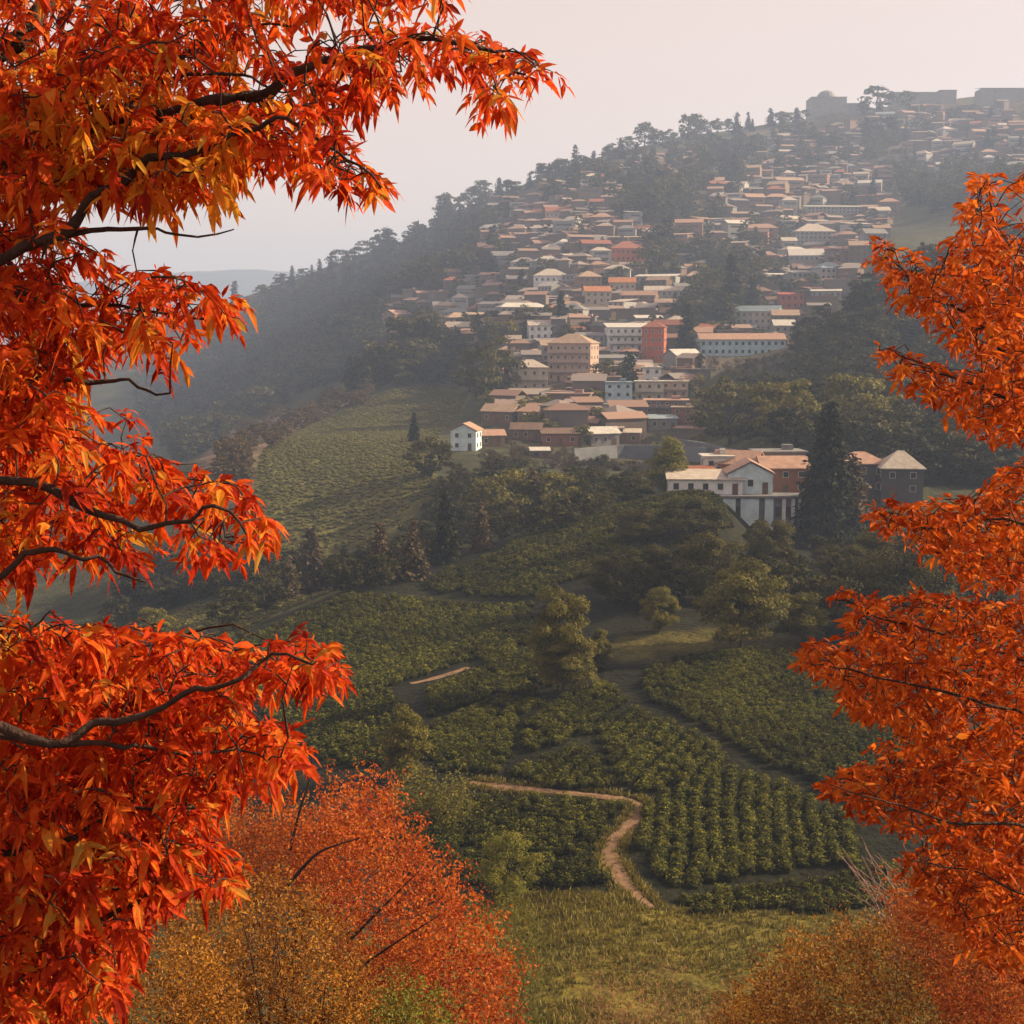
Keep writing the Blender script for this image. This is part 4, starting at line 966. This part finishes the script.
def near_tree(name, label, trunk_base, trunk_top, trunk_r, limbs, groups, leaf, rg, cat='tree', cluster=8, spread=1.0, twig=.0028, bark='bark', droop=(.0, .8), hang=.55):
    """limbs: list of (points, radius0, radius1). groups: (polys, count, depth range, material, gaps). every cluster hangs from a twig that grows out of the nearest limb or twig"""
    o = empty(name, trunk_base, label, cat); base = np.asarray(trunk_base, float)
    tm = MB(); tp = smooth_line([base - (0, 0, .4), base + (trunk_top - base) * .35 + (.05, .03, 0), base + (trunk_top - base) * .7 - (.04, 0, 0), trunk_top])
    tm.tube(tp - base, np.linspace(trunk_r, trunk_r * .45, len(tp)), 12); tm.build('trunk', M[bark], o, True)
    nodes = []; owner = []
    bms = []
    for li, (pts, r0, r1) in enumerate(limbs):
        k0 = int(np.argmin(np.linalg.norm(tp - pts[0] + (0, 0, .35), axis=1))); j = tp[k0]; u0 = project(*pts[0])[0]
        main = u0 < -60 or u0 > 1084                    # a limb off the trunk; the others fork from a limb
        q = smooth_line(np.concatenate([[j, (j + pts[0]) / 2 + (0, 0, .1)], pts]) if main else pts)
        if main: r0 = r0 * 1.35
        L_ = np.arange(len(q)); q = q + np.stack([fbm(L_ / 4., L_ * 0 + li * 7.1 + k) for k in (0, 31, 57)], 1) * .09 * np.linspace(.2, 1, len(q))[:, None]
        m = MB(); m.tube(q - base, np.linspace(r0, r1, len(q)) * (1 + .25 * fbm(L_ / 2., L_ * 0 + li)), 8); bms.append(m)
        nodes += list(q); owner += [li] * len(q)
    nodes = np.array(nodes); owner = np.array(owner)
    leafs = {}
    for polys, count, (y0, y1), material, gaps in groups:
        px = sample_mask(polys, count, rg, gaps)
        Yd = rg.uniform(y0, y1, len(px))
        A_ = np.array([at(u, v, y) for (u, v), y in zip(px, Yd)])
        dmin = np.array([np.min(np.linalg.norm(nodes - a, axis=1)) for a in A_]); order = np.argsort(dmin)
        for i in order:
            a = A_[i]; dd = np.linalg.norm(nodes - a, axis=1); k = int(np.argmin(dd)); s = nodes[k]; li = owner[k]; L = dd[k]
            if L > 1e-4:
                mid = (s + a) / 2 + rg.normal(0, .08, 3) * L + np.array((0, 0, .10 * L)); q = np.array([s, (s + mid) / 2 + (0, 0, .02 * L), mid, (mid + a) / 2, a])
                th = twig * (1 + min(2.5, L * 2)); bms[li].tube(q - base, np.linspace(th, twig * .6, 5), 4)
                nodes = np.concatenate([nodes, q[2:3], q[3:]]); owner = np.concatenate([owner, [li] * 3])
            dirv = unit((a - s) * (1, 1, .6) + np.array((0, 0, -hang * .12)) + rg.normal(0, .05, 3)) if L > 1e-4 else np.array((1., 0, 0))
            leafs.setdefault((li, material), []).append((a, dirv))
    for li, m in enumerate(bms):
        b = m.build('branch', M[bark], o, True)
        for (l2, material), items in leafs.items():
            if l2 != li: continue
            a = np.array([t[0] for t in items]); d = np.array([t[1] for t in items]); k = len(a); n_ = cluster
            t = np.tile(np.linspace(0, 1, n_), k); s = np.tile([-1, 1] * (n_ // 2) + ([0] if n_ % 2 else []), k)
            B = np.repeat(a, n_, 0); D = np.repeat(d, n_, 0)
            side = unit(np.cross(D, np.array((0, 0, 1.))) + rg.normal(0, .35, B.shape)); ln = leaf * rg.uniform(.5, 1.45, len(B)) * np.repeat(rg.uniform(.8, 1.2, k), n_)
            B = B + D * (t * leaf * 1.25 * spread)[:, None] - np.array((0, 0, 1.)) * (t ** 2 * leaf * .45)[:, None]
            LD = unit(D * .55 + side * (s * .85)[:, None] + np.array((0, 0, -hang)) + rg.normal(0, .28, B.shape))
            Nn = unit(np.array((0, 0, 1.)) + rg.normal(0, .55, B.shape) + np.array((0, -.5, 0)))
            V, T, Q = lance_leaves(B - base, LD, Nn, ln, rg.uniform(.26, .50, len(B))[:, None], rg.uniform(*droop, len(B)))
            hue = np.repeat(np.clip(np.repeat(rg.normal(.38, .16, k), n_) + rg.normal(0, .13, len(B)), 0, 1), 8)
            mm = MB(); mm.add(V, T, Q, hue); mm.build('foliage', M[material], b)
    return o

rgl = np.random.default_rng(21)
lim = [
 (px_line([(-120,200),(0,160),(60,138),(110,118),(150,114),(205,103),(265,85),(330,60),(400,55),(470,56),(545,66)], 4.4, 4.1), .032, .003),
 (px_line([(126,110),(150,82),(180,50),(225,35),(300,20)], 4.32, 4.4), .013, .003),
 (px_line([(160,84),(200,70),(260,82),(300,80)], 4.35, 4.2), .008, .002),
 (px_line([(-120,310),(0,265),(60,238),(100,190),(135,168),(175,157),(225,142),(250,125),(330,135),(380,175)], 4.0, 3.9), .017, .003),
 (px_line([(60,238),(110,228),(150,226),(230,235)], 4.0, 4.1), .009, .002),
 (px_line([(-120,140),(0,60),(25,40),(45,20),(60,-40)], 4.7, 4.9), .045, .02),
 (px_line([(-120,330),(0,298),(60,298),(140,305),(220,318)], 4.5, 4.3), .014, .003),
 (px_line([(-120,420),(0,400),(60,385),(120,375),(170,385)], 4.2, 4.0), .014, .003),
 (px_line([(-120,480),(0,478),(80,505),(140,530),(200,520),(250,530)], 3.9, 3.7), .016, .003),
 (px_line([(-120,620),(0,565),(40,552),(90,560),(150,570)], 3.8, 3.7), .013, .003),
 (px_line([(-120,700),(0,720),(50,733),(105,728),(185,700),(260,672),(320,662)], 3.6, 3.5), .016, .003),
 (px_line([(-120,725),(30,735),(100,745),(170,748),(250,760)], 3.6, 3.8), .013, .003),
 (px_line([(-120,1040),(-20,990),(40,970),(120,905),(165,870),(215,845)], 4.3, 4.0), .018, .003),
 (px_line([(-60,860),(40,850),(120,820),(200,800)], 3.9, 3.8), .012, .003),
]
TOPM = [
 [(-40,-60),(440,-60),(450,5),(400,-5),(380,20),(350,15),(330,-5),(300,10),(290,35),(250,25),(200,60),(100,60),(-40,60)],
 [(-40,40),(200,30),(285,40),(330,30),(440,25),(490,38),(540,62),(500,70),(450,62),(400,75),(370,95),(340,105),(335,120),(370,165),(395,185),(350,190),(320,180),(300,165),(270,160),(220,170),(180,180),(100,190),(-40,180)],
 [(-40,270),(60,260),(140,270),(185,275),(195,290),(250,305),(240,318),(200,315),(180,345),(180,375),(140,350),(90,350),(60,400),(-40,440)],
 [(-40,400),(60,385),(120,440),(200,462),(240,480),(262,515),(262,545),(215,550),(180,540),(110,560),(-40,560)],
 [(108,405),(128,412),(130,424),(112,418)], [(495,42),(540,58),(556,70),(545,78),(500,74)], [(465,70),(510,72),(515,100),(495,108),(475,95)],
 [(-40,180),(60,215),(105,255),(80,300),(60,420),(60,480),(30,560),(-40,600)],
]
GOLD = [[(-10,90),(110,70),(200,105),(240,150),(220,190),(130,200),(60,180),(-10,200)], [(130,100),(230,95),(260,130),(200,160),(140,140)], [(-20,600),(20,640),(20,660),(-20,650)]]
LOWM = [
 [(-40,610),(40,620),(130,625),(190,632),(250,645),(300,636),(340,655),(335,675),(300,672),(250,680),(240,715),(290,735),(315,755),(270,765),(220,790),(190,810),(-40,840)],
 [(-40,820),(190,800),(215,840),(238,880),(215,890),(170,880),(150,900),(130,940),(110,1000),(-40,1040)],
]
GAP = [[(110,195),(145,190),(150,225),(110,240)], [(60,260),(100,262),(100,290),(60,285)], [(195,75),(212,68),(215,90),(198,92)], [(85,120),(108,100),(112,122)], [(282,15),(335,10),(330,30),(285,34)], [(25,305),(55,305),(50,325)], [(190,0),(210,-5),(208,18)], [(100,345),(140,340),(135,360),(105,362)], [(120,510),(185,495),(190,540),(140,545)], [(230,75),(258,70),(262,88),(236,95)]]
TB = np.array((-2.35, 4.5, z1(-2.35, 4.5)))
OFFL = [[(-330,-200),(-40,-120),(-40,1040),(-260,1100),(-420,600)]]
near_tree('maple_tree', 'fiery red-orange maple-like tree reaching in with drooping pointed leaves along the left side', TB, TB + (.25, .1, 7.2), .22, lim,
  [(TOPM, 2150, (3.8, 5.8), 'maple', GAP), (TOPM, 160, (3.8, 5.6), 'maple_gold', GAP), (GOLD, 360, (3.85, 5.2), 'maple_gold', GAP[:2]), (LOWM, 2250, (3.7, 5.6), 'maple', []), (LOWM, 100, (4.6, 5.5), 'maple_gold', []), (OFFL, 1500, (3.7, 5.6), 'maple', [])], .050, rgl, cluster=10, hang=.22)

rgr = np.random.default_rng(31)
TR = np.array((4.45, 8.6, z1(4.45, 8.6)))
OFFR = [[(1040,170),(1180,60),(1330,300),(1330,900),(1200,1000),(1040,975)]]
limr = [
 (px_line([(1120,460),(1050,400),(1016,358),(956,310),(916,278),(884,250)], 8.4, 8.0), .015, .003),
 (px_line([(1110,480),(1060,400),(1022,310),(1000,250),(980,185)], 8.7, 8.4), .016, .003),
 (px_line([(1120,440),(1040,410),(972,386),(940,374),(900,362),(872,346)], 8.0, 7.8), .011, .003),
 (px_line([(1120,560),(1040,530),(980,520),(920,525),(880,520)], 7.8, 7.6), .011, .003),
 (px_line([(1130,700),(1040,670),(960,640),(880,620),(840,605)], 7.8, 7.4), .012, .003),
 (px_line([(1130,720),(1030,720),(940,690),(860,670),(805,660)], 7.5, 7.2), .012, .003),
 (px_line([(1120,840),(1024,828),(955,822),(890,800),(830,785)], 7.4, 7.0), .012, .003),
 (px_line([(1120,940),(1040,900),(960,870),(910,860)], 7.4, 7.2), .009, .003),
]
RM = [
 [(984,168),(996,186),(1000,235),(1040,250),(1040,430),(1000,385),(965,345),(925,310),(895,285),(878,258),(880,240),(905,252),(945,268),(950,245),(968,200)],
 [(1012,176),(1040,170),(1040,240),(1020,200)],
 [(868,342),(895,350),(950,366),(1040,380),(1040,440),(985,430),(955,412),(905,376)],
 [(872,508),(920,496),(960,500),(1040,450),(1040,590),(980,580),(930,550),(890,530)],
 [(835,588),(880,602),(930,592),(990,606),(1040,590),(1040,760),(900,740),(862,710),(830,680),(802,655),(815,640),(848,650),(850,615)],
 [(1040,740),(1040,880),(960,855),(900,825),(850,800),(822,785),(850,770),(885,762),(880,740)],
 [(905,845),(1040,860),(1040,975),(985,955),(940,915)],
]
near_tree('orange_tree', 'orange fine-leaved tree reaching in from the right with arching sprays', TR, TR + (-.1, .1, 9.5), .16, limr,
  [(RM, 3300, (7.2, 9.8), 'orange', []), (OFFR, 1500, (7.4, 9.8), 'orange', [])], .060, rgr, cluster=8, twig=.003, hang=.16, droop=(.0, .35))

# the red tree, bronze bushes and dry shrubs on the slope below
def px_shrub(name, label, cat, base_px, Yb, polys, count, depth, leaf, material, rg, stems=9, stem_r=.03, wood='bark', limbs=(), aspect=.55, upright=False):
    """shrub or small tree: its outline in the photograph filled through a real depth range with leaves, stems rising from its root"""
    b = at(*base_px, Yb); b[2] = z1(b[0], b[1]); o = empty(name, b, label, cat)
    per = 34; ns = max(12, count // per)
    px = sample_mask(polys, ns, rg); ns = len(px); Yd = Yb + rg.uniform(-1, 1, ns) * depth
    cen = np.array([at(u, v, y) for (u, v), y in zip(px, Yd)])
    # leafy sprays that lean outwards from the root, uneven in length
    sd = unit(unit(cen - b - (0, 0, .5)) + rg.normal(size=cen.shape) * .35 + ((0, 0, .9) if upright else (0, 0, 0)))
    Ls = leaf * rg.uniform(5, 15, ns)
    t = rg.uniform(-.45, .75, (ns, per)); sc_ = (leaf * rg.uniform(.9, 2.8, ns))[:, None, None] * (1.0 - .75 * np.clip(t, 0, 1))[..., None]
    A_ = (cen[:, None] + sd[:, None] * (t * Ls[:, None])[..., None] + rg.normal(size=(ns, per, 3)) * sc_ - np.array((0, 0, 1.)) * (np.clip(t, 0, 1) ** 2 * Ls[:, None] * (0 if upright else .25))[..., None]).reshape(-1, 3)
    j = np.repeat(np.arange(ns), per)
    Nn = unit(rg.normal(size=A_.shape) * .6 + (0, -.2, .6))
    ax = sd[j] + rg.normal(size=A_.shape) * .7
    V, Q = leaf_quads(A_ - b, Nn, leaf, aspect, rg, ax)
    hue = np.repeat(np.clip(rg.normal(.45, .22, ns)[j] + rg.normal(0, .13, len(A_)), 0, 1), 4)
    crown = make_mesh('foliage', V, None, Q, M[material], hue); link('foliage', crown, o)
    for i in range(stems):
        e = cen[rg.integers(ns)]; q = smooth_line([b - (0, 0, .3), b + (e - b) * .4 + rg.normal(0, .25, 3) + (0, 0, .4), b + (e - b) * .75 + rg.normal(0, .15, 3) + (0, 0, .2), e])
        m = MB(); m.tube(q - b, np.linspace(stem_r, stem_r * .15, len(q)), 5)
        for w in range(7):                                   # side shoots into the sprays around
            p_ = q[rg.integers(len(q) // 3, len(q))]; dd = np.linalg.norm(cen - p_, axis=1); e2 = cen[np.argsort(dd)[rg.integers(min(12, ns))]]
            m.tube(np.array([p_, (p_ + e2) / 2 + rg.normal(0, .05, 3), e2]) - b, [stem_r * .3, stem_r * .2, stem_r * .08], 3)
        m.build('stem', M[wood], o, True)
    for pts, y, r in limbs:
        q = smooth_line(px_line(pts, y)); m = MB(); m.tube(q - b, np.linspace(r, r * .25, len(q)), 6); m.build('branch', M[wood], o, True)
    return o
rgs = np.random.default_rng(41)
px_shrub('red_tree', 'round-backed red autumn tree sloping down to the meadow beside the light green young tree', 'tree', (420,1080), 29,
  [[(285,830),(330,800),(365,780),(395,790),(402,830),(430,850),(455,880),(480,920),(505,955),(520,975),(505,1000),(515,1024),(505,1060),(380,1060),(350,1000),(330,930),(300,880)]], 27000, 3.0, .092, 'red', rgs, 7, .05,
  limbs=[([(270,910),(300,870),(320,850),(360,838)],26.0,.05),([(340,985),(370,960),(400,940),(440,915)],26.2,.04),([(350,940),(390,900),(420,870)],26.4,.035),([(290,850),(300,810),(310,780),(312,755)],27,.04)])
px_shrub('bronze_bush', 'golden bronze bush between the maple and the red tree', 'bush', (300,1090), 23,
  [[(180,900),(225,885),(275,880),(315,905),(345,940),(365,990),(380,1060),(180,1060),(170,950)]], 24000, 2.4, .068, 'bronze', rgs, 8, .03)
px_shrub('bronze_bush', 'dull bronze bush at the foot of the maple', 'bush', (170,1110), 19,
  [[(90,960),(150,940),(200,930),(230,970),(240,1060),(60,1060)]], 9000, 1.5, .06, 'bronze', rgs, 6, .025)
px_shrub('orange_bush', 'orange-brown thinly leaved bush behind the bronze bush', 'bush', (270,1000), 31,
  [[(195,830),(240,810),(300,815),(330,850),(330,900),(260,900),(200,880)]], 8000, 2.0, .085, 'rustorange', rgs, 8, .03)
px_shrub('green_bush', 'low yellow-green bush in front of the red tree', 'bush', (420,1090), 25,
  [[(370,1010),(400,990),(440,995),(460,1024),(460,1060),(360,1060)]], 4500, 1.2, .07, 'lime', rgs, 6, .02)
px_shrub('pale_shrub', 'pale yellow-green feathery shrub between the red tree and the meadow', 'shrub', (515,1010), 70,
  [[(470,910),(500,900),(535,905),(545,950),(540,1000),(535,1060),(480,1060),(490,960)]], 5200, 2.2, .17, 'lime', rgs, 8, .03, aspect=.25, upright=True)
px_shrub('round_shrub', 'low rounded olive shrub behind the top of the red tree', 'shrub', (430,812), 108,
  [[(395,800),(410,784),(430,779),(455,785),(468,805),(450,815),(400,815)]], 2600, 2.0, .28, 'olive', rgs, 4, .06)
px_shrub('dry_grass_clump', 'pinkish dry grass clump at the bottom edge of the meadow', 'dry grass', (650,1060), 62,
  [[(590,1005),(640,998),(690,1003),(715,1024),(710,1060),(590,1060)]], 3600, 1.5, .3, 'straw', rgs, 4, .02, aspect=.12, upright=True)
for bx, Y_, poly, cnt, lab in (
  ((880,1090), 30, [(770,970),(800,945),(850,925),(880,935),(920,900),(960,905),(1040,930),(1040,1060),(740,1060),(745,1000)], 27000, 'golden brown bush filling the bottom corner under the orange tree'),
  ((770,1090), 36, [(715,1005),(745,985),(790,975),(815,1000),(820,1060),(705,1060)], 8000, 'smaller golden brown bush beside the pinkish dry grass'),
  ((990,1000), 26, [(890,900),(930,880),(1000,870),(1040,870),(1040,1060),(960,1050),(930,980)], 18000, 'rusty orange bush under the lowest orange sprays')):
    px_shrub('brown_bush', lab, 'bush', bx, Y_, [poly], cnt, 2.2, .082, 'bronze' if 'golden' in lab else 'rustorange', rgs, 8, .014)
def twig_bush():
    b = at(900, 960, 34); b[2] = z1(b[0], b[1]); o = empty('bare_bush', b, 'bare bush of grey-pink twigs leaning out below the orange tree', 'bush')
    M['twig'] = mat('twig', (.20, .13, .11), .9, .3, 3)
    for i in range(60):
        e = at(rgs.uniform(835, 985), rgs.uniform(835, 915), 34 + rgs.uniform(-2, 2)); s = at(rgs.uniform(885, 960), 960, 34 + rgs.uniform(-1, 1))
        q = smooth_line([s, (s + e) / 2 + rgs.normal(0, .12, 3) + (.1, 0, .15), e]); m = MB(); m.tube(q - b, np.linspace(.022, .006, len(q)), 4)
        for k in range(3):
            t = q[len(q) // 2 + k]; m.tube(np.array([t, t + rgs.normal(0, .25, 3) + (-.2, 0, .3)]) - b, [.009, .004], 3)
        m.build('twig', M['twig'], o)
twig_bush()

# ------------------------------------------------------------------ far mountain
def mountain():
    na, nt = 160, 30; xs = np.linspace(-3600, 1800, na); ts = np.linspace(0, 1, nt)
    X, T = np.meshgrid(xs, ts); Y = 3900 + T * 1250
    crest = 215 - 60 * np.abs((X + 200) / 2000) ** 1.2 + 45 * fbm(X / 420, X * 0 + 4.4, 4)
    Z = -226 + (crest + 226) * np.sin(np.clip(T * 1.15, 0, 1) * math.pi / 2) - 120 * np.clip(T - .85, 0, 1) / .15 + 40 * fbm(X / 300, Y / 300, 3) * T
    V = np.stack([X, Y, Z], -1).reshape(-1, 3); i = np.arange(nt - 1)[:, None] * na + np.arange(na - 1)[None]
    me = make_mesh('mountain', V, None, np.stack([i, i + 1, i + na + 1, i + na], -1).reshape(-1, 4), mat('mountain', (.05, .055, .03), .95, .4, .01), None, True)
    tag(link('mountain', me), kind='structure')
mountain()

# ------------------------------------------------------------------ air
def haze_box():
    m = MB(); m.box((0, 2580, 27), (12400, 5300, 506)); o = m.mesh('haze', None)
    mt = bpy.data.materials.new('haze'); mt.use_nodes = True; t = mt.node_tree; t.nodes.clear()
    out = t.nodes.new('ShaderNodeOutputMaterial'); pv = t.nodes.new('ShaderNodeVolumePrincipled')
    pv.inputs['Color'].default_value = (.45, .60, .95, 1); pv.inputs['Density'].default_value = HAZE_DENSITY; pv.inputs['Anisotropy'].default_value = .15
    t.links.new(pv.outputs[0], out.inputs['Volume']); o.materials.append(mt)
    tag(link('haze', o), 'pale bluish haze filling the valley air', 'haze', kind='stuff')
haze_box()

for o_ in bpy.data.objects:
    if 'label' in o_ and len(o_['label'].split()) > 16: print('LONG', o_['label'])
